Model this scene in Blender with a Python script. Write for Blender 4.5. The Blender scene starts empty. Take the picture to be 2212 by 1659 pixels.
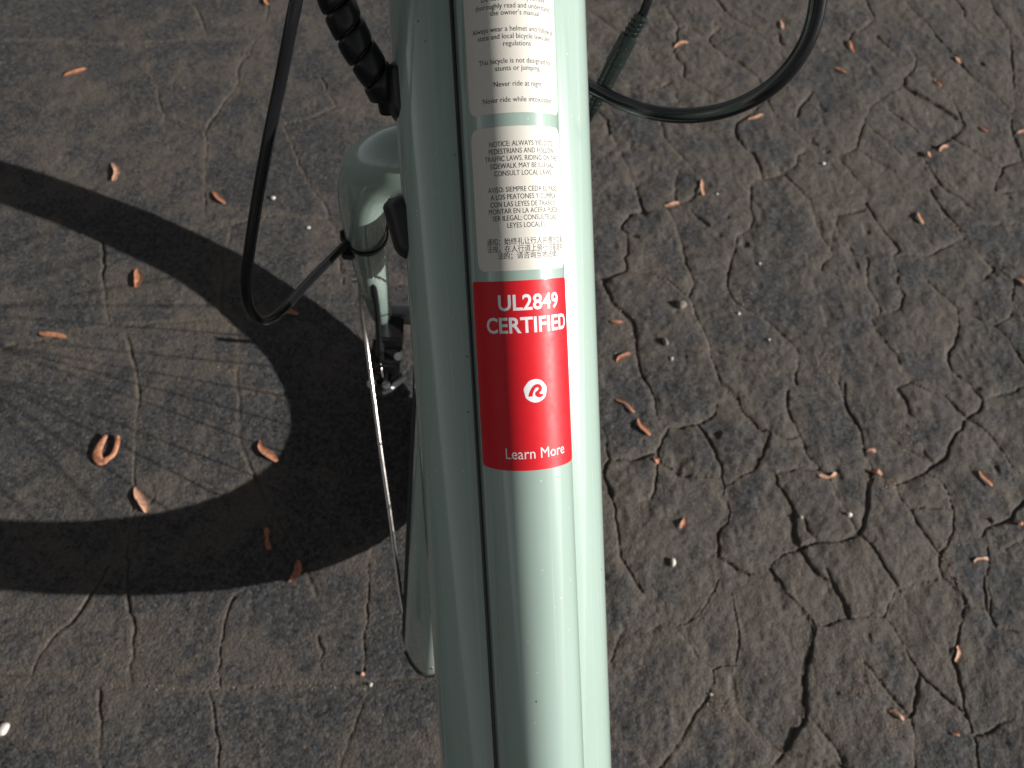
import bpy, bmesh, math, random
import numpy as np
from mathutils import Matrix, Vector

R_ = math.radians
scene = bpy.context.scene
COL = scene.collection
rng = np.random.default_rng(7)
random.seed(7)

# ------------------------------------------------------------------ camera
# pinhole solved from the front wheel's shadow, the fork and the fender (pixels of a 2212 x 1659 copy)
FPX, CX, CY = 1736.0, 1106.0, 829.5
FW = np.array([0.13592148, 0.52311495, -0.84135373])
UP = np.array([-0.01936921, 0.85047577, 0.5256575])
RT = np.array([0.99053025, -0.05515179, 0.12573025])
CAM = np.array([-0.04465898, 0.0, 1.00751082])

def pix(x, y, z):                       # pixel at a known depth
    return CAM + z * (FW + (x - CX) / FPX * RT - (y - CY) / FPX * UP)

def gpix(x, y, h=0.0):                  # pixel on the ground
    d = FW + (x - CX) / FPX * RT - (y - CY) / FPX * UP
    return CAM + d * ((h - CAM[2]) / d[2])

def proj(P):
    d = np.asarray(P, float) - CAM
    z = d @ FW
    return CX + FPX * (d @ RT) / z, CY - FPX * (d @ UP) / z, z

cd = bpy.data.cameras.new('camera')
cam = bpy.data.objects.new('camera', cd)
COL.objects.link(cam)
cd.sensor_width = 36.0
cd.lens = 36.0 * FPX / 2212.0
cd.clip_start, cd.clip_end = 0.01, 500.0
cam.matrix_world = Matrix(((RT[0], UP[0], -FW[0], CAM[0]), (RT[1], UP[1], -FW[1], CAM[1]),
                           (RT[2], UP[2], -FW[2], CAM[2]), (0, 0, 0, 1)))
cd.dof.use_dof = True
cd.dof.focus_distance = 0.335
cd.dof.aperture_fstop = 19.0
scene.camera = cam

# ------------------------------------------------------------------ light
SUN = np.array([2.2828, -0.6523, 1.0])
SUN = SUN / np.linalg.norm(SUN)
SUN_EL = math.asin(SUN[2])
w = bpy.data.worlds.new('World')
scene.world = w
w.use_nodes = True
nt = w.node_tree
sky = nt.nodes.new('ShaderNodeTexSky')
sky.sky_type = 'NISHITA'
sky.sun_disc = False
sky.sun_elevation = SUN_EL
sky.sun_rotation = math.atan2(SUN[0], SUN[1])
sky.air_density, sky.dust_density, sky.ozone_density = 0.55, 0.6, 1.0
bg = nt.nodes['Background']
hs = nt.nodes.new('ShaderNodeHueSaturation')          # the photograph's neutral white balance
hs.inputs['Saturation'].default_value = 0.15
nt.links.new(sky.outputs[0], hs.inputs['Color'])
nt.links.new(hs.outputs[0], bg.inputs[0])
bg.inputs[1].default_value = 0.05
sd = bpy.data.lights.new('sun', 'SUN')
sd.energy = 5.0
sd.angle = R_(0.6)
sd.color = (1.0, 0.975, 0.94)
so = bpy.data.objects.new('sun', sd)
COL.objects.link(so)
so.rotation_euler = Vector(SUN).to_track_quat('Z', 'Y').to_euler()
so.location = (3, -1, 2)
scene.view_settings.view_transform = 'Standard'
scene.view_settings.look = 'None'
scene.view_settings.exposure = 0.55
scene.view_settings.gamma = 1.0
scene.view_settings.use_curve_mapping = False

# ------------------------------------------------------------------ helpers
def tag(o, label=None, cat=None, group=None, kind=None):
    if label: o['label'] = label
    if cat: o['category'] = cat
    if group: o['group'] = group
    if kind: o['kind'] = kind
    return o

def link(name, me, parent=None):
    o = bpy.data.objects.new(name, me)
    COL.objects.link(o)
    if parent is not None:
        o.parent = parent
        if parent.type == 'EMPTY':
            o.location = -parent.location
    return o

def mesh(name, verts, faces, mat, parent=None, smooth=True, sharp=None):
    me = bpy.data.meshes.new(name)
    me.from_pydata([tuple(map(float, v)) for v in verts], [], [tuple(map(int, f)) for f in faces])
    me.validate(clean_customdata=False)
    bm = bmesh.new(); bm.from_mesh(me)
    bmesh.ops.recalc_face_normals(bm, faces=bm.faces)
    bm.to_mesh(me); bm.free()
    me.materials.append(mat)
    if smooth:
        me.polygons.foreach_set('use_smooth', [True] * len(me.polygons))
        if sharp:
            me.set_sharp_from_angle(angle=R_(sharp))
    return link(name, me, parent)

def catmull(pts, n):
    p = np.asarray(pts, float)
    p = np.vstack([2 * p[0] - p[1], p, 2 * p[-1] - p[-2]])
    out = []
    for i in range(1, len(p) - 2):
        for k in range(n):
            t = k / n
            out.append(0.5 * (2 * p[i] + (p[i + 1] - p[i - 1]) * t + (2 * p[i - 1] - 5 * p[i] + 4 * p[i + 1] - p[i + 2]) * t ** 2
                              + (3 * p[i] - p[i - 1] - 3 * p[i + 1] + p[i + 2]) * t ** 3))
    out.append(p[-2])
    return np.array(out)

def frames(path, ref=(0.31, 0.2, 0.93)):
    path = np.asarray(path, float)
    t = np.gradient(path, axis=0)
    t /= np.linalg.norm(t, axis=1)[:, None]
    u = np.array(ref, float); u -= t[0] * (u @ t[0]); u /= np.linalg.norm(u)
    U = [u]
    for i in range(1, len(path)):
        u = U[-1] - t[i] * (U[-1] @ t[i]); U.append(u / np.linalg.norm(u))
    U = np.array(U)
    return t, U, np.cross(t, U)

def sweep(path, rad, seg=14, ref=(0.31, 0.2, 0.93), caps=True):
    """tube along a path; rad is one radius or (ru, rv) per point"""
    path = np.asarray(path, float)
    n = len(path)
    rad = np.asarray(rad, float)
    if rad.ndim == 0: rad = np.full((n, 2), float(rad))
    if rad.ndim == 1: rad = np.stack([rad, rad], 1)
    t, U, V = frames(path, ref)
    a = np.linspace(0, 2 * math.pi, seg, endpoint=False)
    vs = (path[:, None] + U[:, None] * (np.cos(a)[None, :, None] * rad[:, 0][:, None, None])
          + V[:, None] * (np.sin(a)[None, :, None] * rad[:, 1][:, None, None])).reshape(-1, 3)
    fs = [(i * seg + j, i * seg + (j + 1) % seg, (i + 1) * seg + (j + 1) % seg, (i + 1) * seg + j)
          for i in range(n - 1) for j in range(seg)]
    if caps:
        fs += [tuple(range(seg))[::-1], tuple((n - 1) * seg + j for j in range(seg))]
    return vs, fs

def join(*parts):
    vs, fs, off = [], [], 0
    for v, f in parts:
        vs += [tuple(x) for x in v]; fs += [tuple(i + off for i in q) for q in f]; off += len(v)
    return vs, fs

def boxat(c, ex, ey, ez, sx, sy, sz, bev=0.0008):
    """bevelled box with half sizes along three unit axes"""
    bm = bmesh.new(); bmesh.ops.create_cube(bm, size=2.0)
    for v in bm.verts: v.co = Vector((v.co.x * sx, v.co.y * sy, v.co.z * sz))
    bmesh.ops.bevel(bm, geom=bm.edges[:], offset=bev, segments=2, affect='EDGES')
    bm.verts.ensure_lookup_table()
    vs = [np.asarray(c) + np.asarray(ex) * v.co.x + np.asarray(ey) * v.co.y + np.asarray(ez) * v.co.z for v in bm.verts]
    fs = [tuple(v.index for v in f.verts) for f in bm.faces]
    bm.free()
    return vs, fs

def unit(v):
    v = np.asarray(v, float); return v / np.linalg.norm(v)

# ------------------------------------------------------------------ materials
def new_mat(name):
    m = bpy.data.materials.new(name); m.use_nodes = True
    n = m.node_tree
    return m, n, n.nodes['Principled BSDF']

def nd(n, t, **kw):
    x = n.nodes.new(t)
    for k, v in kw.items():
        if k.startswith('i_'):
            x.inputs[k[2:].replace('_', ' ')].default_value = v
        else:
            setattr(x, k, v)
    return x

def math_(n, op, a, b=None, clamp=False):
    x = n.nodes.new('ShaderNodeMath'); x.operation = op; x.use_clamp = clamp
    for i, v in enumerate((a, b)):
        if v is None: continue
        if isinstance(v, (int, float)): x.inputs[i].default_value = v
        else: n.links.new(v, x.inputs[i])
    return x.outputs[0]

def mixc(n, f, a, b):
    x = n.nodes.new('ShaderNodeMix'); x.data_type = 'RGBA'
    for s, v in ((x.inputs[0], f), (x.inputs[6], a), (x.inputs[7], b)):
        if isinstance(v, (int, float)): s.default_value = v
        elif isinstance(v, tuple): s.default_value = v + (1,) if len(v) == 3 else v
        else: n.links.new(v, s)
    return x.outputs[2]

def ramp(n, f, lo, hi):
    x = n.nodes.new('ShaderNodeMapRange'); x.clamp = True
    x.inputs[1].default_value = lo; x.inputs[2].default_value = hi
    n.links.new(f, x.inputs[0])
    return x.outputs[0]

def pos(n):
    return n.nodes.new('ShaderNodeNewGeometry').outputs['Position']

def noise(n, p, scale, detail=2.0, rough=0.5):
    x = nd(n, 'ShaderNodeTexNoise', i_Scale=scale, i_Detail=detail, i_Roughness=rough)
    n.links.new(p, x.inputs['Vector'])
    return x.outputs['Fac']

def simple(name, col, rough=0.5, metal=0.0, coat=0.0, bump=0.0, bscale=800.0, var=0.0, spec=0.5):
    m, n, b = new_mat(name)
    b.inputs['Roughness'].default_value = rough
    b.inputs['Metallic'].default_value = metal
    b.inputs['Coat Weight'].default_value = coat
    b.inputs['Coat Roughness'].default_value = 0.06
    b.inputs['Specular IOR Level'].default_value = spec
    p = pos(n)
    f = noise(n, p, bscale * 0.2, 3.0)
    c2 = tuple(min(1.0, c * (1 + var)) for c in col)
    c1 = tuple(c * (1 - var) for c in col)
    n.links.new(mixc(n, f, c1, c2), b.inputs['Base Color'])
    n.links.new(math_(n, 'ADD', math_(n, 'MULTIPLY', noise(n, p, bscale * .35, 3.0), rough * 0.5), rough * 0.75), b.inputs['Roughness'])
    if bump:
        bp = nd(n, 'ShaderNodeBump', i_Strength=bump, i_Distance=0.0006)
        n.links.new(noise(n, p, bscale, 3.0), bp.inputs['Height'])
        n.links.new(bp.outputs[0], b.inputs['Normal'])
    return m

def paint_mat(name, axes=None, dust=1.0):
    m, n, b = new_mat(name)
    p = pos(n)
    f = noise(n, p, 18.0, 2.0)
    base = mixc(n, f, (0.290, 0.382, 0.328), (0.314, 0.408, 0.352))
    # wiping streaks run along the tube
    if axes is not None:
        cmb = n.nodes.new('ShaderNodeCombineXYZ')
        for i, (ax, k) in enumerate(zip(axes, (420.0, 420.0, 5.0))):
            vm = n.nodes.new('ShaderNodeVectorMath'); vm.operation = 'DOT_PRODUCT'
            n.links.new(p, vm.inputs[0]); vm.inputs[1].default_value = tuple(float(x * k) for x in ax)
            n.links.new(vm.outputs['Value'], cmb.inputs[i])
        streak = noise(n, cmb.outputs[0], 1.0, 3.0, 0.6)
    else:
        streak = noise(n, p, 120.0, 4.0, 0.6)
    # dust motes and rubbed marks lying on the lacquer
    vo = nd(n, 'ShaderNodeTexVoronoi', i_Scale=430.0)
    n.links.new(p, vo.inputs['Vector'])
    sep = n.nodes.new('ShaderNodeSeparateColor'); n.links.new(vo.outputs['Color'], sep.inputs[0])
    pick = math_(n, 'GREATER_THAN', sep.outputs[0], 0.88)
    near = math_(n, 'LESS_THAN', vo.outputs['Distance'], 0.15)
    smear = noise(n, p, 34.0, 5.0, 0.65)
    patch = ramp(n, smear, 0.46, 0.60)
    speck = math_(n, 'MULTIPLY', math_(n, 'MULTIPLY', pick, near), math_(n, 'MULTIPLY', patch, 0.6 * dust))
    film = math_(n, 'MULTIPLY', math_(n, 'MULTIPLY', ramp(n, smear, 0.42, 0.75), ramp(n, streak, 0.3, 0.7)), 0.22 * dust)
    c = mixc(n, film, base, (0.37, 0.38, 0.33))
    c = mixc(n, math_(n, 'MULTIPLY', ramp(n, streak, 0.62, 0.72), 0.10), c, (0.62, 0.66, 0.62))
    c = mixc(n, speck, c, (0.75, 0.76, 0.66))
    dark = math_(n, 'MULTIPLY', math_(n, 'LESS_THAN', sep.outputs[1], 0.005), math_(n, 'LESS_THAN', vo.outputs['Distance'], 0.17))
    c = mixc(n, dark, c, (0.03, 0.035, 0.03))
    n.links.new(c, b.inputs['Base Color'])
    n.links.new(math_(n, 'ADD', math_(n, 'MULTIPLY', streak, 0.22), 0.14), b.inputs['Roughness'])
    b.inputs['Coat Weight'].default_value = 1.0
    n.links.new(math_(n, 'ADD', math_(n, 'MULTIPLY', math_(n, 'ADD', streak, film), 0.10), 0.0), b.inputs['Coat Roughness'])
    bp = nd(n, 'ShaderNodeBump', i_Strength=0.06, i_Distance=0.0004)
    n.links.new(streak, bp.inputs['Height'])
    n.links.new(bp.outputs[0], b.inputs['Coat Normal'])
    return m

def asphalt_mat():
    m, n, b = new_mat('cracked asphalt')
    p = pos(n)
    at = nd(n, 'ShaderNodeAttribute', attribute_name='dirt').outputs['Fac']
    gro = nd(n, 'ShaderNodeAttribute', attribute_name='groove').outputs['Fac']
    fine = noise(n, p, 800.0, 2.0, 0.6)
    mid = noise(n, p, 130.0, 4.0, 0.72)
    vo = nd(n, 'ShaderNodeTexVoronoi', i_Scale=300.0, i_Randomness=1.0)
    n.links.new(p, vo.inputs['Vector'])
    sep = n.nodes.new('ShaderNodeSeparateColor'); n.links.new(vo.outputs['Color'], sep.inputs[0])
    stone = mixc(n, sep.outputs[0], (0.012, 0.014, 0.017), (0.058, 0.059, 0.062))
    stone = mixc(n, math_(n, 'MULTIPLY', math_(n, 'GREATER_THAN', sep.outputs[1], 0.90), 0.7), stone, (0.10, 0.082, 0.062))
    dirtc = mixc(n, ramp(n, fine, 0.3, 0.7), (0.054, 0.0445, 0.0365), (0.124, 0.103, 0.085))
    d = math_(n, 'ADD', at, math_(n, 'MULTIPLY', math_(n, 'SUBTRACT', mid, 0.5), 4.2))
    d = math_(n, 'ADD', d, math_(n, 'MULTIPLY', math_(n, 'SUBTRACT', fine, 0.5), 3.2))
    col = mixc(n, ramp(n, d, -0.05, 0.95), stone, dirtc)
    col = mixc(n, 0.24, col, mixc(n, sep.outputs[2], (0.010, 0.011, 0.012), (0.135, 0.122, 0.110)))
    col = mixc(n, math_(n, 'MULTIPLY', gro, 0.3), col, (0.050, 0.042, 0.034))
    n.links.new(col, b.inputs['Base Color'])
    b.inputs['Roughness'].default_value = 0.88
    b.inputs['Specular IOR Level'].default_value = 0.25
    hgt = math_(n, 'ADD', math_(n, 'MULTIPLY', fine, 0.9), math_(n, 'MULTIPLY', vo.outputs['Distance'], -0.9))
    bp = nd(n, 'ShaderNodeBump', i_Strength=0.6, i_Distance=0.0016)
    n.links.new(hgt, bp.inputs['Height'])
    n.links.new(bp.outputs[0], b.inputs['Normal'])
    return m

M_PAINT = paint_mat('mint lacquer')
M_ASPH = asphalt_mat()
M_RUB = simple('black rubber', (0.012, 0.012, 0.012), 0.42, bump=0.1, bscale=1500, var=0.2)
M_CABLE = simple('black cable sheath', (0.007, 0.007, 0.008), 0.2, bump=0.03, bscale=900, var=0.2, spec=0.35)
M_PLAST = simple('black plastic', (0.008, 0.008, 0.009), 0.3, bump=0.08, bscale=1500, var=0.2, spec=0.35)
M_CONN = simple('dark green black moulding', (0.009, 0.014, 0.012), 0.28, bump=0.06, bscale=1200, var=0.2)
M_SEAM = simple('dark olive seam shade', (0.030, 0.034, 0.028), 0.3, bump=0.05, var=0.15)  # seam colour with the shade on the cover's side put into it
M_STEEL = simple('bright steel wire', (0.62, 0.58, 0.53), 0.22, metal=1.0, bump=0.05, bscale=600, var=0.12)
M_ALLOY = simple('grey alloy', (0.42, 0.42, 0.43), 0.35, metal=1.0, var=0.1)
M_TYRE = simple('tyre rubber', (0.018, 0.018, 0.019), 0.75, bump=0.6, bscale=420, var=0.3)
M_WHITE = simple('white vinyl label', (0.62, 0.588, 0.522), 0.45, bump=0.03, bscale=900, var=0.02, spec=0.2)
M_RED = simple('red vinyl label', (0.60, 0.010, 0.018), 0.46, bump=0.03, bscale=900, var=0.04, spec=0.3)
M_INK = simple('black print', (0.020, 0.020, 0.023), 0.55, spec=0.08)
M_WPRINT = simple('white print', (0.72, 0.72, 0.73), 0.46, spec=0.3)
M_PEB = simple('pale pebble', (0.55, 0.52, 0.47), 0.7, bump=0.4, bscale=900, var=0.2)
M_ROCK = simple('asphalt chip', (0.17, 0.145, 0.125), 0.85, bump=0.6, bscale=900, var=0.3)

def petal_mat(name, c):
    m, n, b = new_mat(name)
    p = pos(n)
    f = noise(n, p, 220.0, 4.0)
    col = mixc(n, ramp(n, f, 0.3, 0.7), tuple(x * 0.55 for x in c), tuple(min(1, x * 1.2) for x in c))
    n.links.new(col, b.inputs['Base Color'])
    b.inputs['Roughness'].default_value = 0.62
    b.inputs['Subsurface Weight'].default_value = 0.12
    b.inputs['Subsurface Radius'].default_value = (0.002, 0.001, 0.0005)
    bp = nd(n, 'ShaderNodeBump', i_Strength=0.35, i_Distance=0.0006)
    n.links.new(noise(n, p, 700.0, 3.0), bp.inputs['Height'])
    n.links.new(bp.outputs[0], b.inputs['Normal'])
    return m

M_PET = [petal_mat('dry orange petal', (0.48, 0.205, 0.11)), petal_mat('pale salmon petal', (0.56, 0.31, 0.20)),
         petal_mat('rust petal', (0.38, 0.15, 0.08))]

# ------------------------------------------------------------------ cracked ground
S0 = 0.8641
def tile(x0, y0, s, lines):
    return [[((x0 + x / s) * S0, (y0 + y / s) * S0) for x, y in l] for l in lines]

LEFT, RIGHT = [], []
LEFT += tile(0, 0, 3.456, [
    [(0,345),(380,345),(660,360),(940,385),(1200,390),(1500,360),(1790,340),(1970,345),(2212,310)],
    [(1650,20),(1720,110),(1760,230),(1800,340)],
    [(2212,340),(2100,500),(2050,610),(2060,700),(2020,790),(1940,880),(1880,980),(1810,1060),(1780,1130),(1790,1300),(1770,1450),(1780,1560),(1770,1659)],
    [(1280,560),(1320,660),(1360,760),(1390,920),(1430,1060)],
    [(1520,990),(1620,1060),(1770,1120),(1990,1090)]])
LEFT += tile(600, 0, 3.456, [
    [(240,-160),(240,60),(220,260),(130,370),(60,500),(0,460)],
    [(700,680),(770,800),(830,930)], [(370,1080),(600,1030),(830,930),(1000,970),(1350,1010)],
    [(-80,700),(140,830),(370,1080),(440,1230),(530,1450),(650,1640)]])
LEFT += tile(560, 320, 4.608, [
    [(900,470),(1000,690),(1140,850),(1200,950),(1210,1050),(1290,1150),(1310,1300),(1330,1500),(1350,1659)],
    [(0,1090),(120,1110),(270,1070),(600,1010),(1210,1050)]])
LEFT += tile(0, 480, 3.456, [
    [(1770,0),(1770,180),(1810,300),(1990,280),(2140,245)], [(1990,280),(1975,450)],
    [(760,320),(880,440),(890,600),(890,760),(910,900),(930,1050),(940,1150)],
    [(0,1360),(100,1310),(300,1290),(500,1230),(700,1200),(900,1165),(1100,1160),(1400,1140),(1600,1115),(1900,1100),(2060,1160)],
    [(1090,1170),(1110,1300),(1150,1450),(1180,1600),(1200,1659)],
    [(1250,310),(1450,310),(1650,320),(1800,310)]])
LEFT += tile(0, 960, 3.456, [
    [(1190,0),(1200,130),(1190,250),(1170,400),(1180,520),(1160,680),(1155,820),(1160,880),(1140,950),(1150,1150),(1100,1400),(1095,1680),(1110,1780)],
    [(1300,860),(1350,960),(1290,1030)]])
LEFT += tile(0, 1440, 2.212, [
    [(600,-60),(470,150),(390,260),(280,350),(220,430),(180,530)],
    [(-40,545),(180,550),(370,545),(480,590),(570,620),(720,610),(900,620),(1050,640),(1180,635),(1400,615),(1600,600),(1760,600),(1860,590),(2000,590),(2212,570),(2500,560),(2800,600),(3300,520)],
    [(700,100),(715,200),(745,300),(735,400),(715,500),(725,600)],
    [(1300,110),(1260,200),(1235,330),(1215,430),(1210,620)],
    [(550,620),(548,720),(560,820),(555,920),(565,1062),(560,1300)],
    [(1150,640),(1185,760),(1190,850),(1215,950),(1205,1062),(1230,1300)],
    [(2060,-200),(2040,0),(2030,200),(2010,330),(2020,450),(2010,560),(2035,650),(1980,780),(1930,900),(1880,1062),(1860,1300)],
    [(1760,330),(1790,420),(1780,520)],
    [(-40,900),(200,940),(560,900)]])
LEFT += tile(500, 640, 2.074, [
    [(115,-40),(120,130),(105,290),(190,350),(205,500),(190,620),(205,720),(200,850),(210,960),(220,1000),(255,1090),(290,1170),(420,1400),(560,1660),(600,1760)],
    [(-300,345),(0,335),(105,330)], [(740,50),(745,160)], [(290,1170),(600,1120),(900,1180),(1200,1150)],
    [(205,720),(500,700),(800,760),(1150,720)]])
RIGHT += tile(1440, 0, 3.318, [
    [(740,60),(800,140),(840,220),(835,320),(810,430),(830,480),(900,560),(890,640),(1000,710),(1160,790)],
    [(1100,-100),(1240,90),(1300,150),(1440,220),(1540,260),(1680,280),(1690,350),(1740,390)],
    [(1200,230),(1130,290),(1100,330),(1140,390),(1240,460),(1340,510),(1430,590),(1510,650),(1560,740),(1580,800)],
    [(840,220),(960,240),(1100,330)],
    [(1580,810),(1500,900),(1420,960),(1330,1020),(1320,1100),(1340,1160),(1400,1240),(1460,1270),(1520,1390),(1560,1490)],
    [(1560,1490),(1640,1470),(1720,1440),(1830,1370),(1840,1290),(1900,1260)],
    [(880,1000),(1040,1060),(1200,1110),(1330,1130)],
    [(800,680),(830,800),(880,890),(900,1000)],
    [(-100,860),(190,930),(260,1000),(280,1110),(350,1220),(400,1330),(440,1420),(500,1540),(540,1659)],
    [(700,1010),(730,1140),(810,1240),(870,1290),(930,1360),(980,1420)],
    [(1580,800),(1640,960),(1770,1040),(1870,1140),(1990,1250),(2160,1280)],
    [(1720,1440),(1800,1530),(1950,1659)], [(850,1420),(820,1540),(830,1659)],
    [(-50,60),(100,90),(190,150),(420,330),(640,420),(810,430)],
    [(1830,970),(1850,900),(1960,760)], [(440,720),(600,760),(800,680)]])
RIGHT += tile(2060, 0, 3.318, [
    [(330,-60),(390,80),(430,140),(380,190),(330,240),(240,260),(200,330)],
    [(440,300),(560,420),(690,520)], [(720,400),(770,490),(740,590)],
    [(640,-60),(740,80),(860,200),(960,330),(1080,450),(1200,600),(1350,710),(1500,860),(1560,940),(1560,1010),(1570,1110),(1620,1220),(1650,1310)],
    [(740,590),(670,640),(660,720),(600,745),(460,830),(390,890),(330,1000),(290,1130),(270,1230),(170,1280),(110,1285),(180,1380),(250,1470),(330,1560),(370,1650)],
    [(660,720),(800,800),(950,880),(1050,950),(1160,1020),(1180,1050),(1080,1140),(900,1220),(820,1280)],
    [(470,850),(600,950),(750,1070),(900,1210)], [(340,1030),(430,1100),(550,1200),(650,1280),(820,1290)],
    [(820,1290),(870,1390),(940,1490),(990,1570)], [(280,1240),(400,1310),(510,1370),(590,1430)],
    [(740,590),(850,580),(970,720),(1060,810),(1130,950),(1160,1020)],
    [(1050,-60),(1110,10),(1160,80),(1160,150),(1240,210),(1330,320)],
    [(1370,-40),(1430,100),(1540,250),(1560,460),(1570,560),(1590,900),(1560,940)],
    [(1800,1290),(1650,1320),(1490,1380),(1480,1430),(1430,1500),(1420,1580),(1480,1600),(1570,1590)],
    [(1080,1150),(1200,1220),(1260,1260),(1490,1400)], [(880,1570),(930,1650)], [(-100,1180),(0,1240),(110,1285)]])
RIGHT += tile(2060, 0, 1.728, [
    [(180,880),(240,975),(300,1040),(330,1080),(300,1100),(320,1160),(320,1220),(350,1270),(330,1330),(240,1360),(210,1370)],
    [(180,900),(60,930),(50,970),(90,1030),(130,1090),(190,1110)], [(0,1130),(40,1100),(30,1060),(50,970)],
    [(210,1380),(250,1450),(300,1520),(340,1590)], [(190,1110),(190,1230),(240,1310),(240,1360)],
    [(450,1210),(520,1270),(580,1330),(640,1360),(740,1410),(800,1470),(860,1560)],
    [(580,1330),(585,1400),(570,1480),(535,1550),(560,1610),(640,1659)],
    [(740,1160),(820,1220),(810,1360),(740,1410)], [(680,1210),(740,1160),(640,1060),(610,1030)],
    [(460,830),(480,870),(560,960),(610,1030),(560,1050),(460,1100),(330,1100)],
    [(520,820),(590,860),(650,910)], [(680,970),(820,970),(920,1000)]])
RIGHT += tile(1500, 480, 3.456, [
    [(310,0),(350,80),(390,150)], [(390,150),(280,170),(220,240),(185,310),(260,360),(330,380)],
    [(200,320),(240,380),(240,480),(225,600),(225,680),(150,700),(60,740),(30,780),(80,870),(110,950),(200,1030),(290,1120),(310,1220),(320,1400),(350,1540),(400,1640)],
    [(390,150),(580,130),(640,230),(690,350),(720,470),(740,590),(790,700),(820,790),(790,850),(770,900),(820,1020),(880,1150),(930,1260),(960,1340),(950,1400),(990,1490),(1010,1570),(1040,1640),(1200,1780)],
    [(580,130),(700,90),(780,65),(900,-40)], [(780,140),(850,210),(940,280)],
    [(1300,-40),(1300,60),(1300,150),(1330,230),(1300,310),(1190,380),(1160,520)],
    [(225,680),(420,690),(590,760),(680,840),(770,920)],
    [(1310,1020),(1420,1070),(1490,1130),(1580,1210),(1660,1290),(1720,1380),(1720,1460),(1690,1560),(1700,1659)],
    [(1160,520),(1130,620),(1100,750),(1120,850),(1200,960),(1310,1020)],
    [(2060,200),(2040,290),(2080,370),(2190,480)], [(1740,10),(1820,80),(1880,290),(1940,400),(2000,490),(1950,580),(1920,660)],
    [(960,1340),(1150,1420),(1400,1450),(1560,1560),(1690,1560)], [(-100,700),(40,740)]])
RIGHT += tile(1500, 1000, 3.456, [
    [(-120,100),(0,220),(50,310),(50,430),(80,520),(30,620),(60,720),(110,860),(140,960),(150,1080),(160,1200),(180,1370),(270,1500),(330,1600),(370,1659)],
    [(400,-160),(480,0),(490,120),(530,210),(590,240),(700,235),(850,200),(960,150),(1000,110),(1010,30)],
    [(850,210),(910,290),(960,390),(1010,500),(1060,600),(1050,660),(1080,740),(1070,830),(1110,890),(1130,960),(1110,1050),(1050,1100),(1020,1150),(1030,1270),(1020,1360),(1130,1410),(1200,1470),(1300,1500)],
    [(1040,-140),(1200,0),(1220,90),(1290,150),(1370,250),(1460,270)], [(1460,240),(1520,300),(1600,330),(1720,310)],
    [(1470,290),(1430,400),(1360,560),(1330,610),(1240,640),(1160,700),(1090,740)],
    [(1340,600),(1430,600),(1510,630),(1530,730),(1600,820),(1660,910),(1680,1030),(1690,1150),(1730,1290),(1800,1400),(1880,1500),(2020,1580),(2060,1659)],
    [(1620,-80),(1620,0),(1640,110),(1690,220),(1720,300),(1770,380),(1780,460),(1850,540),(1900,600),(2000,700)],
    [(2120,-160),(2120,0),(2150,100),(2212,200)],
    [(590,250),(540,330),(500,420),(540,560),(620,590),(700,650),(1050,660)],
    [(1730,1290),(1780,1250),(1880,1220),(1970,1220),(2120,1210),(2212,1160)], [(1770,1030),(1790,1120),(1880,1210)],
    [(1720,1290),(1560,1350),(1480,1430),(1400,1470),(1300,1500)], [(1460,1440),(1530,1530),(1600,1640)],
    [(2000,700),(2040,830),(2100,930),(2140,1010),(2212,1150)], [(500,420),(470,780),(440,850),(330,880),(110,860)],
    [(80,520),(300,520),(500,440)], [(1520,640),(1700,590),(1900,600)]])
RIGHT += tile(1500, 1440, 2.087, [
    [(150,-60),(190,0),(230,90),(300,190),(390,270),(460,340),(500,410),(590,480),(600,550),(530,680),(480,750),(430,850),(370,930),(310,1002),(260,1250)],
    [(590,490),(680,460),(720,460)], [(690,90),(710,200),(725,290),(715,440)],
    [(600,560),(660,620),(740,720),(820,820),(890,890),(960,920)],
    [(910,10),(970,90),(1040,150),(1110,220),(1130,270),(1110,380),(1080,470),(1070,570),(1080,690),(1080,740),(1010,850),(960,930),(900,990),(860,1200)],
    [(1130,260),(1200,250),(1270,220),(1380,210),(1490,210),(1510,160),(1540,90),(1550,50),(1510,0)],
    [(1500,220),(1560,300),(1600,380),(1670,510),(1720,560),(1790,620),(1880,690),(1940,770)],
    [(1670,510),(1660,620),(1640,710),(1610,740)], [(1180,-40),(1220,40),(1280,150),(1300,210)],
    [(1380,450),(1460,540),(1540,640),(1620,740),(1650,830),(1650,1002),(1680,1200)],
    [(1080,720),(1160,810),(1240,900),(1290,1002),(1400,1200)],
    [(1550,70),(1700,20),(1800,15),(1890,90),(1910,160),(1880,290),(1840,430),(1870,500),(1890,590),(1900,680),(1940,780),(1970,880),(1980,1002),(2000,1200)],
    [(2010,0),(2020,170),(2080,270),(2212,280),(2400,320)], [(1960,830),(2040,810),(2120,760),(2212,750),(2400,720)],
    [(390,270),(520,200),(600,70),(620,20)], [(390,270),(330,250),(250,300),(120,290),(80,380),(55,450)],
    [(-60,800),(60,840),(160,880),(250,970)], [(1910,160),(2020,170)], [(900,880),(960,920),(1280,1000)]])
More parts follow.
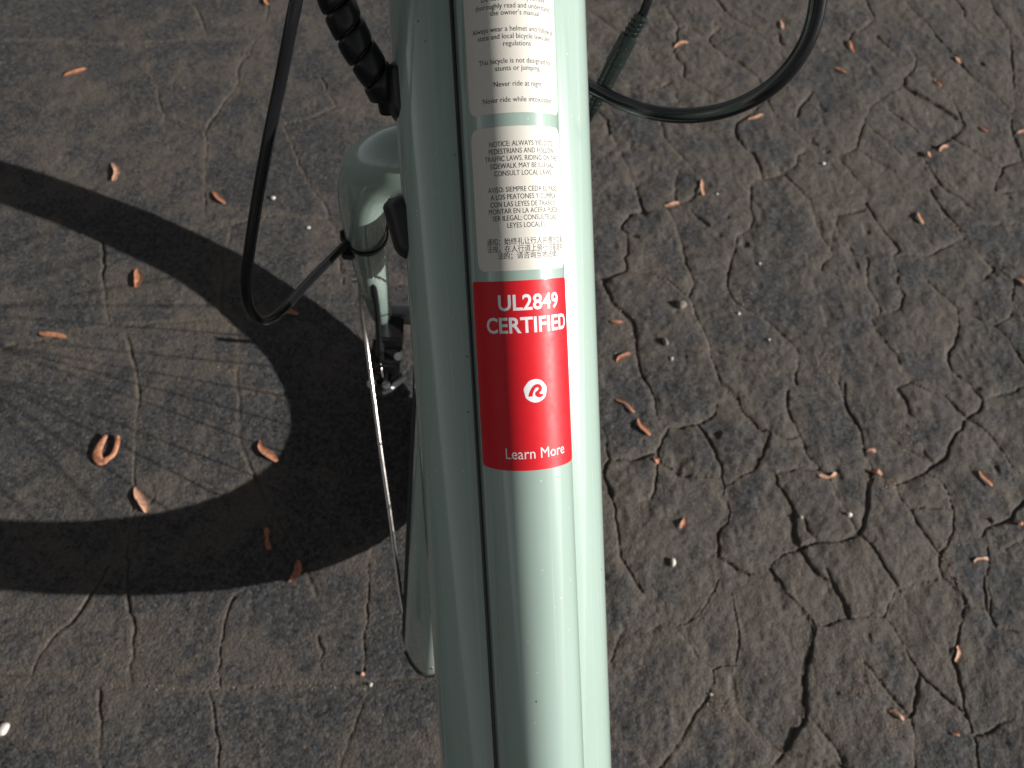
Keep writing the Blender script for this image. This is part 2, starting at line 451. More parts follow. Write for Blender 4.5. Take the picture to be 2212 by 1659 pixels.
RIGHT += tile(2060, 880, 2.765, [
    [(870,0),(860,60),(890,120),(980,190),(1040,260),(1100,330),(1090,380),(1010,440),(970,470),(960,530),(900,590),(870,640),(860,700),(800,760),(700,830)],
    [(1100,340),(1200,300),(1270,285),(1382,240),(1600,200)],
    [(720,260),(840,300),(900,360),(970,430),(1080,510),(1170,590),(1250,690),(1310,790),(1382,850),(1600,960)],
    [(1340,0),(1382,70),(1500,200)], [(500,250),(600,210),(720,260)], [(500,250),(560,320),(590,420),(660,490)],
    [(100,180),(130,280),(160,370),(210,460),(250,520),(290,720)], [(400,490),(470,590),(560,660),(690,720)],
    [(690,680),(760,760),(700,830),(830,900),(880,1000),(900,1150),(900,1240),(860,1320),(800,1390),(790,1480),(830,1560)],
    [(590,1090),(640,1190),(720,1290),(790,1390)], [(250,520),(290,720),(340,800),(390,850)],
    [(230,1260),(320,1330),(380,1420),(440,1520),(500,1600),(540,1659),(610,1750)],
    [(230,1260),(270,1200),(290,1110),(300,960),(340,800)], [(20,1310),(120,1300),(230,1270)],
    [(540,1659),(610,1630),(700,1590),(830,1560),(900,1560),(920,1620)],
    [(1080,1130),(1140,1150),(1180,1190),(1120,1220),(1080,1290),(1180,1340),(1260,1360),(1382,1300)],
    [(1130,1340),(1150,1460),(1130,1540),(1150,1659),(1160,1800)], [(1382,1030),(1320,1100),(1300,1150),(1180,1190)],
    [(500,920),(540,1030),(590,1090),(690,1070),(890,1080)], [(390,850),(500,920),(700,830)], [(900,1240),(1080,1290)]])

# grid of the near ground: widens and coarsens with distance
NX = 1150
def xl(y): return -0.66 - 0.30 * y
def xr(y): return 0.85 + 0.48 * y
gy, yv = [], -0.12
while yv < 2.0:
    gy.append(yv); yv += 0.0017 + 0.0014 * max(0.0, yv)
gy = np.array(gy)
NY = len(gy)
GY = np.repeat(gy[:, None], NX, 1)
GX = xl(GY) + (xr(GY) - xl(GY)) * np.linspace(0, 1, NX)[None, :]
def ucol(x, y): return (x - xl(y)) / (xr(y) - xl(y)) * (NX - 1)

def vnoise(X, Y, cell, seed):
    r = np.random.default_rng(seed)
    lat = r.random((256, 256))
    x, y = X / cell + 100, Y / cell + 100
    xi, yi = np.floor(x).astype(int), np.floor(y).astype(int)
    fx, fy = x - xi, y - yi
    fx, fy = fx * fx * (3 - 2 * fx), fy * fy * (3 - 2 * fy)
    g = lambda a, c: lat[a % 256, c % 256]
    return (g(yi, xi) * (1 - fx) + g(yi, xi + 1) * fx) * (1 - fy) + (g(yi + 1, xi) * (1 - fx) + g(yi + 1, xi + 1) * fx) * fy - 0.5

def ground_line(pts, seed):
    r = np.random.default_rng(seed)
    g = np.array([gpix(x, y)[:2] for x, y in pts])
    out = [g[0]]
    for a, b in zip(g[:-1], g[1:]):
        L = np.linalg.norm(b - a)
        n = max(1, int(L / 0.009))
        nrm = np.array([-(b - a)[1], (b - a)[0]]) / (L + 1e-9)
        for k in range(1, n + 1):
            j = 0 if k == n else r.normal(0, 0.0011)
            out.append(a + (b - a) * k / n + nrm * j)
    return np.array(out)

DIST = np.full((NY, NX), 0.2)         # metres to the nearest crack
WID = np.full((NY, NX), 0.003)        # half width of that crack
DEP = np.zeros((NY, NX))
def stamp(line, hw, dep, seed):
    r = np.random.default_rng(seed)
    n = len(line)
    kn = np.arange(0, n + 5, 5)
    wv = np.interp(np.arange(n), kn, r.uniform(0.25, 1.45, len(kn))) * hw * r.uniform(0.6, 1.2)
    dv = np.interp(np.arange(n), kn, r.uniform(0.1, 1.3, len(kn))) * dep
    for i in range(n - 1):
        a, b = line[i], line[i + 1]
        m = 0.05
        ya, yb = min(a[1], b[1]) - m, max(a[1], b[1]) + m
        y0, y1 = np.searchsorted(gy, [ya, yb])
        us = [ucol(x, y) for x in (min(a[0], b[0]) - m, max(a[0], b[0]) + m) for y in (ya, yb)]
        x0, x1 = max(0, int(min(us))), min(NX, int(max(us)) + 2)
        if x1 <= x0 or y1 <= y0: continue
        X, Y = GX[y0:y1, x0:x1], GY[y0:y1, x0:x1]
        ab = b - a
        t = np.clip(((X - a[0]) * ab[0] + (Y - a[1]) * ab[1]) / (ab @ ab + 1e-12), 0, 1)
        d = np.hypot(X - a[0] - ab[0] * t, Y - a[1] - ab[1] * t)
        s = DIST[y0:y1, x0:x1]
        hit = d < s
        s[hit] = d[hit]
        WID[y0:y1, x0:x1][hit] = wv[i]
        DEP[y0:y1, x0:x1][hit] = dv[i]
for i, l in enumerate(LEFT):
    stamp(ground_line(l, i), 0.0013, 0.0021, i)
for i, l in enumerate(RIGHT):
    stamp(ground_line(l, 500 + i), 0.0014, 0.0032, 500 + i)

# split the sheet into the plates between the cracks
NC, NR = NX - 1, NY - 1
rag = DIST + 0.0012 * vnoise(GX, GY, 0.005, 71) + 0.0008 * vnoise(GX, GY, 0.0026, 72)
cellgap = (DIST < np.maximum(WID * 0.95, 0.0013 + 0.0005 * GY))[:-1, :-1]
lab = np.where(cellgap, 0, -1).ravel()
nlab = 0
sizes = [0]
for seed in range(NR * NC):
    if lab[seed] != -1: continue
    nlab += 1
    lab[seed] = nlab
    stack, cnt = [seed], 0
    while stack:
        c = stack.pop(); cnt += 1
        cx_ = c % NC
        if cx_ > 0 and lab[c - 1] == -1: lab[c - 1] = nlab; stack.append(c - 1)
        if cx_ < NC - 1 and lab[c + 1] == -1: lab[c + 1] = nlab; stack.append(c + 1)
        if c >= NC and lab[c - NC] == -1: lab[c - NC] = nlab; stack.append(c - NC)
        if c < (NR - 1) * NC and lab[c + NC] == -1: lab[c + NC] = nlab; stack.append(c + NC)
    sizes.append(cnt)
sizes = np.array(sizes)
big = int(np.argmax(sizes[1:])) + 1
remap = np.where((sizes < 60), 0, np.arange(len(sizes)))
remap[0] = 0
lab = remap[lab]

# every plate has settled and tilted a little by itself
LB = np.zeros((NY, NX), int)
LB[:-1, :-1] = lab.reshape(NR, NC); LB[-1] = LB[-2]; LB[:, -1] = LB[:, -2]
cntl = np.bincount(LB.ravel(), minlength=len(sizes)).astype(float) + 1e-9
mx = np.bincount(LB.ravel(), GX.ravel(), minlength=len(sizes)) / cntl
my = np.bincount(LB.ravel(), GY.ravel(), minlength=len(sizes)) / cntl
rp = np.random.default_rng(99)
oz, tx, ty_ = rp.normal(0, 0.0011, len(sizes)), rp.normal(0, 0.012, len(sizes)), rp.normal(0, 0.010, len(sizes))
for arr in (oz, tx, ty_):
    arr[0] = 0; arr[big] = 0
SET = oz[LB] + np.clip(tx[LB] * (GX - mx[LB]) + ty_[LB] * (GY - my[LB]), -0.0016, 0.0016)
def box3(A):
    P = np.pad(A, 1, mode='edge')
    return sum(P[i:i + A.shape[0], j:j + A.shape[1]] for i in range(3) for j in range(3)) / 9.0
SET = box3(SET)

rightness = np.clip((GX + 0.02 + 0.12 * vnoise(GX, GY, 0.3, 3)) / 0.25, 0, 1)
H = 0.006 * vnoise(GX, GY, 0.42, 1) + 0.0035 * vnoise(GX, GY, 0.13, 2)
H += (0.0005 + 0.0011 * rightness) * vnoise(GX, GY, 0.035, 4) * 2
H += (0.0004 + 0.0007 * rightness) * vnoise(GX, GY, 0.014, 5) * 2
H += (0.0004 + 0.0003 * rightness) * vnoise(GX, GY, 0.0065, 6) * 2
pits = np.clip(vnoise(GX, GY, 0.022, 8) + 0.35 * vnoise(GX, GY, 0.06, 9) - 0.40, 0, 1)
H -= pits * 0.011 * (0.25 + rightness)
H += SET * (0.35 + 0.75 * rightness)
H -= (0.0003 + 0.0013 * rightness) * np.exp(-np.maximum(rag, 0) / (0.004 + 0.006 * rightness))       # worn, crumbled shoulders beside a crack
gv = np.clip(1 - np.maximum(rag, 0) / (WID * 1.8), 0, 1)
H -= DEP * np.clip(gv * 1.8, 0, 1) ** 1.2
edge = np.minimum(np.minimum(GX - xl(GY), xr(GY) - GX), np.minimum(GY - gy[0], gy[-1] - GY))
fade = np.clip(edge / 0.10, 0, 1)
H *= fade
DIRT = (-0.14 + 0.40 * rightness + 1.6 * np.exp(-DIST / (0.0055 + 0.003 * rightness)) + 1.7 * vnoise(GX, GY, 0.11, 11) + 1.6 * vnoise(GX, GY, 0.045, 12)
        + 1.1 * vnoise(GX, GY, 0.019, 14) + 0.8 * vnoise(GX, GY, 0.009, 15) + 0.6 * vnoise(GX, GY, 0.3, 13))
DIRT += 0.6 * np.clip(pits * 3, 0, 1)
far = np.clip((GY - 0.9) / 0.8, 0, 1) * rightness
DIRT = DIRT + 0.5 * far
GROOVE = np.clip(gv * 2.0 - 0.4, 0, 1)

def gz(x, y):
    i = int(np.clip(ucol(x, y) + 1, 1, NX - 1)); j = int(np.clip(np.searchsorted(gy, y), 1, NY - 1))
    return float(max(H[j, i], H[j - 1, i], H[j, i - 1], H[j - 1, i - 1]))

VCO = np.stack([GX, GY, H], -1).reshape(-1, 3).astype(np.float32)
Q = np.arange(NR * NC)
base_i = (Q // NC) * NX + (Q % NC)
QUADS = np.stack([base_i, base_i + 1, base_i + NX + 1, base_i + NX], 1)
DF, GF = DIRT.ravel().astype(np.float32), GROOVE.ravel().astype(np.float32)

def sheet(name, sel, parent=None, extra=None):
    q = QUADS[sel]
    used, inv = np.unique(q.ravel(), return_inverse=True)
    co, d, g = VCO[used], DF[used], GF[used]
    faces = inv.reshape(-1, 4)
    if extra is not None:
        ev, ef = extra
        faces = np.vstack([faces, np.array(ef) + len(co)])
        co = np.vstack([co, np.array(ev, np.float32)]); d = np.concatenate([d, np.full(len(ev), .05, np.float32)])
        g = np.concatenate([g, np.zeros(len(ev), np.float32)])
    me = bpy.data.meshes.new(name)
    me.vertices.add(len(co)); me.vertices.foreach_set('co', co.astype(np.float32).ravel())
    nf = len(faces)
    me.loops.add(nf * 4); me.loops.foreach_set('vertex_index', faces.astype(np.int32).ravel())
    me.polygons.add(nf); me.polygons.foreach_set('loop_start', np.arange(0, nf * 4, 4, dtype=np.int32))
    me.polygons.foreach_set('use_smooth', np.ones(nf, bool))
    for nm, arr in (('dirt', d), ('groove', g)):
        a = me.attributes.new(nm, 'FLOAT', 'POINT'); a.data.foreach_set('value', arr)
    me.update(calc_edges=True)
    me.materials.append(M_ASPH)
    return link(name, me, parent)

FAR = 120.0
y0, y1 = gy[0], gy[-1]
ev = [(-FAR, -FAR, 0), (FAR, -FAR, 0), (FAR, FAR, 0), (-FAR, FAR, 0), (xl(y0), y0, 0), (xr(y0), y0, 0), (xr(y1), y1, 0), (xl(y1), y1, 0)]
ef = [(0, 1, 5, 4), (1, 2, 6, 5), (2, 3, 7, 6), (3, 0, 4, 7)]
order = [l for l in np.argsort(-sizes) if l > 0 and sizes[l] >= 60 and l != big]
keep = set(order[:280])
sel_ground = np.isin(lab, [l for l in range(len(sizes)) if l not in keep])
ground = sheet('ground', np.nonzero(sel_ground)[0], None, (ev, ef))
tag(ground, 'cracked grey brown asphalt ground', None, None, 'structure')
srt = np.argsort(lab, kind='stable')
bounds = np.searchsorted(lab[srt], np.arange(len(sizes) + 1))
for l in order[:280]:
    sheet('asphalt_piece', srt[bounds[l]:bounds[l + 1]], ground)

# ------------------------------------------------------------------ bicycle
bike = bpy.data.objects.new('bicycle', None)
COL.objects.link(bike)
bike.location = (-0.006, 0.4973, 0.0)
tag(bike, 'mint green bicycle with black cables, stickers on its thick down tube and front fender', 'bicycle')

# --- wheel frame: a forward, h up, w to the right
DEL = 0.0324
WD = np.array([math.sin(DEL), math.cos(DEL), 0]); WN = np.array([math.cos(DEL), -math.sin(DEL), 0]); WO = np.array([-0.006, 0.4973, 0])
def W(a, h, ww=0.0):
    return WO + WD * a + WN * ww + np.array([0, 0, h])
RW = 0.338

def revolve(prof, centre, n=96, d=WD, nrm=WN, closed=True):
    vs, fs = [], []
    k = len(prof)
    for i in range(n):
        t = 2 * math.pi * i / n
        e = d * math.cos(t) + np.array([0, 0, 1.0]) * math.sin(t)
        for r, x in prof: vs.append(centre + e * r + nrm * x)
    for i in range(n):
        for j in range(k if closed else k - 1):
            fs.append((i * k + j, i * k + (j + 1) % k, ((i + 1) % n) * k + (j + 1) % k, ((i + 1) % n) * k + j))
    return vs, fs

def build_wheel(name, d, nrm, o):
    c = o + np.array([0, 0, RW])
    tr = [(RW - 0.0275 + 0.0275 * math.cos(t), 0.0245 * math.sin(t)) for t in np.linspace(-2.75, 2.75, 18)]
    wheel = mesh(name, *revolve([(0.2575, -0.009), (0.264, -0.0125), (0.292, -0.0135), (0.290, -0.0105), (0.281, -0.0095),
                                 (0.281, 0.0095), (0.290, 0.0105), (0.292, 0.0135), (0.264, 0.0125), (0.2575, 0.009)], c, 96, d, nrm), M_PLAST, bike, sharp=40)
    wheel.data.name = 'rim'
    mesh('tyre', *revolve(tr, c, 120, d, nrm), M_TYRE, wheel)
    mesh('hub', *revolve([(0.0, -0.05), (0.011, -0.05), (0.011, -0.024), (0.024, -0.0235), (0.024, -0.020), (0.016, -0.017),
                          (0.016, 0.017), (0.024, 0.020), (0.024, 0.0235), (0.011, 0.024), (0.011, 0.05), (0.0, 0.05)], c, 32, d, nrm, False), M_ALLOY, wheel, sharp=40)
    mesh('brake_disc', *revolve([(0.045, -0.0258), (0.070, -0.0258), (0.070, -0.0242), (0.045, -0.0242)], c, 72, d, nrm), M_ALLOY, wheel, sharp=30)
    mesh('disc_spider', *revolve([(0.0, -0.0256), (0.046, -0.0256), (0.046, -0.0244), (0.0, -0.0244)], c, 6, d, nrm), M_ALLOY, wheel, sharp=30)
    z = np.array([0, 0, 1.0])
    for i in range(36):
        side = -1 if i % 2 else 1
        t = 2 * math.pi * i / 36
        th = t + (0.62 if (i // 2) % 2 else -0.62)
        a = c + (d * math.cos(th) + z * math.sin(th)) * 0.022 + nrm * side * 0.0218
        b = c + (d * math.cos(t) + z * math.sin(t)) * 0.260
        mesh('spoke', *sweep([a, b], 0.0009, 6), M_STEEL, wheel)
    t = R_(-62)
    e = d * math.cos(t) + z * math.sin(t)
    mesh('valve', *sweep([c + e * 0.262, c + e * 0.242, c + e * 0.241, c + e * 0.229], [0.0030, 0.0030, 0.0036, 0.0033], 10), M_PLAST, wheel, sharp=40)
    return wheel

build_wheel('wheel', WD, WN, WO)
HEAD = unit([-0.119, 1.0, 0.0])
HSIDE = np.array([HEAD[1], -HEAD[0], 0])
REAR = WO - HEAD * 1.10
build_wheel('wheel', HEAD, HSIDE, REAR)

# --- front fender: curved strip behind and over the tyre with a rounded rear end
def fender():
    rf, hw = 0.3500, 0.0215
    t0, t1 = R_(-7.0), R_(152)
    N, K = 90, 15
    vs, fs = [], []
    for lay in (0, 1):
        for i in range(N):
            t = t0 + (t1 - t0) * (i / (N - 1)) ** 1.35
            s = (t - t0) * rf
            e = (t1 - t) * rf
            m = min(s, e)
            k = 1.0 if m > hw else math.sqrt(max(0.0, 1 - ((hw - m) / hw) ** 2)) * 0.985 + 0.015
            for j in range(K):
                u = (j / (K - 1) * 2 - 1) * hw * k
                rr = rf - 0.0200 * (u / hw) ** 2 - (0.0016 if lay else 0)
                vs.append(W(-rr * math.cos(t), RW + rr * math.sin(t), u))
    o = N * K
    for i in range(N - 1):
        for j in range(K - 1):
            q = (i * K + j, i * K + j + 1, (i + 1) * K + j + 1, (i + 1) * K + j)
            fs.append(q); fs.append(tuple(o + x for x in q[::-1]))
    for i in range(N - 1):
        for j in (0, K - 1):
            fs.append((i * K + j, (i + 1) * K + j, o + (i + 1) * K + j, o + i * K + j))
    for i in (0, N - 1):
        for j in range(K - 1):
            fs.append((i * K + j, i * K + j + 1, o + i * K + j + 1, o + i * K + j))
    return vs, fs
fen = mesh('fender', *fender(), M_PAINT, bike, sharp=50)
tag(fen, 'mint green front fender with a rounded rear end')
def fender_edge(deg, u, off=0.0016):
    t = R_(deg); rr = 0.3500 - 0.0200 * (u / 0.0215) ** 2 + off
    return W(-rr * math.cos(t), RW + rr * math.sin(t), u)
# dark rubber trim round the fender's rear end
trim = [fender_edge(-7.0 + 9.94 * (1 - math.sqrt(max(0, 1 - (u / 0.0215) ** 2))) * 0.36, u, 0.0004) for u in np.linspace(-0.0202, 0.0202, 25)]
mesh('edge_trim', *sweep(trim, 0.0016, 8), M_RUB, fen)

# --- fork
def steer(h):                           # steering axis in the wheel plane
    return -0.032 - 0.325 * (h - 0.325)
def fork_leg(sg):
    pts = [(steer(0.690), 0.690, 0.004), (steer(0.689), 0.689, 0.022), (steer(0.683), 0.683, 0.040), (steer(0.668), 0.668, 0.0535), (steer(0.640), 0.640, 0.0600),
           (steer(0.60), 0.60, 0.0615), (steer(0.54) + 0.001, 0.54, 0.0610), (steer(0.48) + 0.004, 0.48, 0.0595), (steer(0.42) + 0.010, 0.42, 0.0580), (steer(0.375) + 0.020, 0.372, 0.0570), (-0.002, RW + 0.012, 0.0565)]
    rad = [0.0186, 0.0186, 0.0186, 0.0181, 0.0168, 0.0156, 0.0148, 0.0138, 0.0124, 0.0108, 0.0092]
    P = catmull([W(a, h, sg * x) for a, h, x in pts], 8)
    Rr = np.interp(np.arange(len(P)), np.arange(len(rad)) * 8, rad)
    ov = np.clip(np.interp(np.arange(len(P)), [0, 24, 48, 88], [1.0, 1.0, 0.86, 0.72]), 0, 1)
    return sweep(P, np.stack([Rr, Rr * ov], 1), 28, ref=tuple(WD))
stp = [W(steer(h), h, 0) for h in np.linspace(0.682, 0.735, 6)]
fork = mesh('fork', *sweep(stp, [0.019, 0.0195, 0.0195, 0.0195, 0.0190, 0.0190], 28), M_PAINT, bike, sharp=50)
for sg in (-1, 1):
    mesh('fork_leg', *fork_leg(sg), M_PAINT, fork, sharp=60)
    z = np.array([0, 0, 1.0])
    mesh('dropout', *boxat(W(0.0, RW, sg * 0.0565), WD, WN, z, 0.013, 0.003, 0.017, 0.0012), M_PAINT, fork, sharp=40)
    c = W(0, RW, 0)
    mesh('axle_nut', *revolve([(0.0, sg * 0.061), (0.0092, sg * 0.061), (0.0092, sg * 0.069), (0.0, sg * 0.069)], c, 6, WD, WN, False), M_PLAST, fork, sharp=30)

def head_pt(h): return W(steer(h) + 0.017, h, 0)
hp = [head_pt(h) for h in (0.735, 0.748, 0.753, 0.87, 0.875, 0.888)]
mesh('head_tube', *sweep(hp, [0.0200, 0.0200, 0.0185, 0.0185, 0.0225, 0.0225], 36), M_PAINT, bike, sharp=40)
mesh('stem', *join(sweep([head_pt(0.888), head_pt(0.98)], 0.0145, 24),
                   sweep([head_pt(0.965), head_pt(0.985) + HEAD * 0.055 + [0, 0, .02]], 0.0165, 24)), M_PLAST, bike, sharp=40)
hb = head_pt(0.985) + HEAD * 0.055 + np.array([0, 0, .02])
bar = catmull([hb + HSIDE * x + HEAD * y + np.array([0, 0, z_]) for x, y, z_ in
               ((-0.32, -0.17, 0.075), (-0.24, -0.11, 0.07), (-0.14, -0.02, 0.05), (-0.06, 0.0, 0.005), (0, 0, 0), (0.06, 0.0, 0.005), (0.14, -0.02, 0.05), (0.24, -0.11, 0.07), (0.32, -0.17, 0.075))], 6)
hbo = mesh('handlebar', *sweep(bar, 0.0112, 16), M_PLAST, bike, sharp=50)
for a, b in ((bar[0], bar[7]), (bar[-1], bar[-8])):
    mesh('grip', *sweep([a, a * .9 + b * .1, b], [0.0155, 0.0165, 0.0155], 16), M_RUB, hbo, sharp=40)

# --- down tube with the long battery cover on its back
RL = 0.0200
TA, TB = pix(1095, 100, 0.3277), pix(1170, 1640, 0.3774)
T = unit(TA - TB)
S = unit(np.cross(T, [0, 0, 1.0]))
N_ = np.cross(S, T)
def tube_pt(t, u, v): return TB + T * t + S * u + N_ * v
LEN_AB = float(np.linalg.norm(TA - TB))
camv = CAM - tube_pt(LEN_AB * 0.55, 0, 0)
PHC = math.atan2(camv @ S, camv @ N_)
T_TOP, T_BOT = LEN_AB + 0.028, -0.36

def extrude(prof, t0, t1, n=2, closed=True):
    ts = np.linspace(t0, t1, n)
    k = len(prof)
    vs = [tube_pt(t, u, v) for t in ts for u, v in prof]
    fs = [(i * k + j, i * k + (j + 1) % k, (i + 1) * k + (j + 1) % k, (i + 1) * k + j) for i in range(n - 1) for j in range(k if closed else k - 1)]
    if closed: fs += [tuple(range(k))[::-1], tuple((n - 1) * k + j for j in range(k))]
    return vs, fs
BW, BH, BC, BN = 2.20 * RL, 1.50 * RL, -1.80 * RL, 2.25
body = []
for a in np.linspace(0, 2 * math.pi, 96, endpoint=False):
    c, s = math.cos(a), math.sin(a)
    body.append((BW * math.copysign(abs(c) ** (2 / BN), c), BC + BH * math.copysign(abs(s) ** (2 / BN), s)))
M_TUBE = paint_mat('mint lacquer on the tube', (S, N_, T))
tube = mesh('down_tube', *extrude(body, T_BOT, T_TOP, 2), M_TUBE, bike, sharp=50)
cov = [(-RL, -1.1 * RL)] + [(RL * math.sin(p), RL * math.cos(p)) for p in np.linspace(-math.pi / 2, math.pi / 2, 121)] + [(RL, -1.1 * RL)]
mesh('battery_cover', *extrude(cov, T_BOT + 0.08, T_TOP + 0.01, 2), M_TUBE, bike, sharp=50)
# dark seam strips; the wider left one paints in the cover's shaded wall
def body_v(u):
    return BC + BH * (1 - abs(u / BW) ** BN) ** (1 / BN)
for sg in (-1, 1):
    u = sg * (RL + 0.0004)
    gr_ = 0.0011 if sg < 0 else 0.0005
    mesh('seam_shade', *sweep([tube_pt(T_BOT + 0.08, u, body_v(u) + 0.0003), tube_pt(T_TOP + 0.008, u, body_v(u) + 0.0003)], gr_, 10), M_SEAM, tube)

# rest of the frame, out of the picture
bbc = tube_pt(T_BOT + 0.02, 0, BC)
mesh('bottom_bracket', *sweep([bbc - HSIDE * 0.042, bbc + HSIDE * 0.042], 0.034, 32), M_PAINT, bike, sharp=40)
stop_ = bbc - HEAD * 0.17 + np.array([0, 0, 0.46])
mesh('seat_tube', *sweep([bbc, stop_], 0.018, 24), M_PAINT, bike, sharp=50)
ax = REAR + np.array([0, 0, RW])
for sg in (-1, 1):
    mesh('chain_stay', *sweep(catmull([bbc + HSIDE * sg * 0.03, bbc * .6 + ax * .4 + HSIDE * sg * 0.055, ax + HSIDE * sg * 0.065], 8), 0.010, 14), M_PAINT, bike)
    mesh('seat_stay', *sweep(catmull([stop_ * .8 + bbc * .2 + HSIDE * sg * 0.02, stop_ * .5 + ax * .5 + HSIDE * sg * 0.05, ax + HSIDE * sg * 0.065], 8), 0.008, 14), M_PAINT, bike)
    cr = bbc + HSIDE * sg * 0.075
    tip = cr + (HEAD * 0.10 + np.array([0, 0, -0.13])) * sg
    ck = mesh('crank', *sweep([bbc + HSIDE * sg * 0.042, cr, tip], 0.009, 12), M_ALLOY, bike, sharp=40)
    mesh('pedal', *boxat(tip + HSIDE * sg * 0.055, HEAD, HSIDE, np.array([0, 0, 1.0]), 0.042, 0.048, 0.011, 0.003), M_PLAST, ck, sharp=40)
mesh('saddle', *boxat(stop_ + np.array([0, 0, .12]) - HEAD * 0.06, HEAD, HSIDE, np.array([0, 0, 1.0]), 0.125, 0.075, 0.03, 0.025), M_PLAST, bike, sharp=60)
mesh('seat_post', *sweep([stop_, stop_ + np.array([0, 0, .10]) - HEAD * 0.04], 0.0135, 20), M_ALLOY, bike, sharp=40)

# --- stickers: coordinates are arc length across the cover and length along it
def cov_pt(s, t, lift):
    p = s / RL
    return tube_pt(t, (RL + lift) * math.sin(p), (RL + lift) * math.cos(p))
def t_of_y(y):
    lo, hi = T_BOT, T_TOP + 0.1
    for _ in range(50):
        m = (lo + hi) / 2
        if proj(cov_pt(PHC * RL, m, 0))[1] > y: lo = m
        else: hi = m
    return lo
def sticker(name, label, ytop, ybot, p0, p1, mat, rc=0.0042, tt=None):
    ta, tb = (tt if tt is not None else t_of_y(ytop)), t_of_y(ybot)
    s0, s1 = p0 * RL, p1 * RL
    ks = [rc * (1 - math.cos(q)) for q in np.linspace(0, math.pi / 2, 8)]
    ts = [tb + k for k in ks] + list(np.linspace(tb + rc, ta - rc, 8))[1:-1] + [ta - k for k in ks[::-1]]
    vs, fs, K = [], [], 97
    for t in ts:
        d = min(t - tb, ta - t)
        ins = 0.0 if d >= rc else rc - math.sqrt(max(0, rc * rc - (rc - d) ** 2))
        for j in range(K):
            vs.append(cov_pt(s0 + ins + (s1 - s0 - 2 * ins) * j / (K - 1), t, 0.00006))
    n = len(ts)
    for i in range(n - 1):
        for j in range(K - 1):
            fs.append((i * K + j, i * K + j + 1, (i + 1) * K + j + 1, (i + 1) * K + j))
    o = mesh(name, vs, fs, mat, bike)
    tag(o, label)
    return o

def wrap(name, m, sx, sy, s_mid, t_mid, mat, parent, lift=0.000085, pitch=0.0006):
    """bend a flat text mesh onto the cover"""
    bm = bmesh.new(); bm.from_mesh(m)
    for v in bm.verts: v.co = Vector((v.co.x * sx, v.co.y * sy, 0))
    xs = [v.co.x for v in bm.verts]
    c = (min(xs) + max(xs)) / 2
    for v in bm.verts: v.co.x += s_mid - c
    x = s_mid - (max(xs) - min(xs)) / 2 + pitch
    while x < s_mid + (max(xs) - min(xs)) / 2:
        bmesh.ops.bisect_plane(bm, geom=bm.verts[:] + bm.edges[:] + bm.faces[:], plane_co=(x, 0, 0), plane_no=(1, 0, 0), dist=1e-7)
        x += pitch
    me = bpy.data.meshes.new(name)
    for v in bm.verts: v.co = Vector(cov_pt(v.co.x, t_mid + v.co.y, lift))
    bm.normal_update()
    for f in bm.faces:
        cc = f.calc_center_median()
        a = tube_pt((np.array(cc) - TB) @ T, 0, 0)
        if f.normal.dot(cc - Vector(a)) < 0: f.normal_flip()
    bm.to_mesh(me); bm.free()
    me.materials.append(mat)
    return link(name, me, parent)

def text(body_, y, cap_px, parent, mat, ratio=0.86, s_mid=0.0, bold=0.0, xh=False, space=1.0):
    cu = bpy.data.curves.new('lettering', 'FONT')
    cu.body = body_; cu.size = 1.0; cu.offset = bold; cu.resolution_u = 3; cu.space_character = space
    ob = bpy.data.objects.new('lettering_source', cu)
    COL.objects.link(ob)
    bpy.context.view_layer.update()
    m = bpy.data.meshes.new_from_object(ob.evaluated_get(bpy.context.evaluated_depsgraph_get()))
    bpy.data.objects.remove(ob); bpy.data.curves.remove(cu)
    ya, yb = t_of_y(y - cap_px / 2), t_of_y(y + cap_px / 2)
    sy = (ya - yb) / 0.70
    o = wrap('lettering', m, sy * ratio, sy, s_mid, yb, mat, parent)
    bpy.data.meshes.remove(m)
    return o

DG = math.pi / 180
st1 = sticker('warning_sticker', 'white sticker with safety warnings in black print', 0, 243, -66 * DG, 63 * DG, M_WHITE, tt=t_of_y(0) + 0.014)
LN1 = [("Do not ride until you have", -6), ("thoroughly read and understand", 11), ("the owner\u2019s manual", 26), ("Always wear a helmet and follow all", 61),
       ("state and local bicycle laws and", 77), ("regulations", 93), ("This bicycle is not designed for", 130), ("stunts or jumping", 146),
       ("Never ride at night", 180), ("Never ride while intoxicated", 214)]
for s_, y in LN1: text(s_, y, 11.5, st1, M_INK, 0.92, s_mid=-0.5 * DG * RL, bold=0.0)
st2 = sticker('notice_sticker', 'white sticker with a notice in English, Spanish and Chinese', 272, 584, -66 * DG, 63 * DG, M_WHITE)
LN2 = [("NOTICE: ALWAYS YIELD TO", 309), ("PEDESTRIANS AND FOLLOW", 325), ("TRAFFIC LAWS. RIDING ON THE", 341), ("SIDEWALK MAY BE ILLEGAL;", 357), ("CONSULT LOCAL LAWS.", 373),
       ("AVISO: SIEMPRE CEDA EL PASO", 408), ("A LOS PEATONES Y CUMPLA", 424), ("CON LAS LEYES DE TR\u00c1FICO.", 440), ("MONTAR EN LA ACERA PUEDE", 455), ("SER ILEGAL; CONSULTE LAS", 470), ("LEYES LOCALES.", 486)]
for s_, y in LN2: text(s_, y, 11.2, st2, M_INK, 0.80, s_mid=2 * DG * RL, bold=0.0)
CN = ["\u901a\u77e5\uff1a\u59cb\u7ec8\u793c\u8ba9\u884c\u4eba\u5e76\u9075\u5b88\u4ea4\u901a", "\u6cd5\u89c4\u3002\u5728\u4eba\u884c\u9053\u4e0a\u9a91\u884c\u53ef\u80fd\u662f\u975e", "\u6cd5\u7684\uff1b\u8bf7\u54a8\u8be2\u5f53\u5730\u6cd5\u5f8b\u3002"]
for s_, y in zip(CN, (521, 537, 552)): text(s_, y, 11.5, st2, M_INK, 0.88, s_mid=4 * DG * RL, bold=0.0)
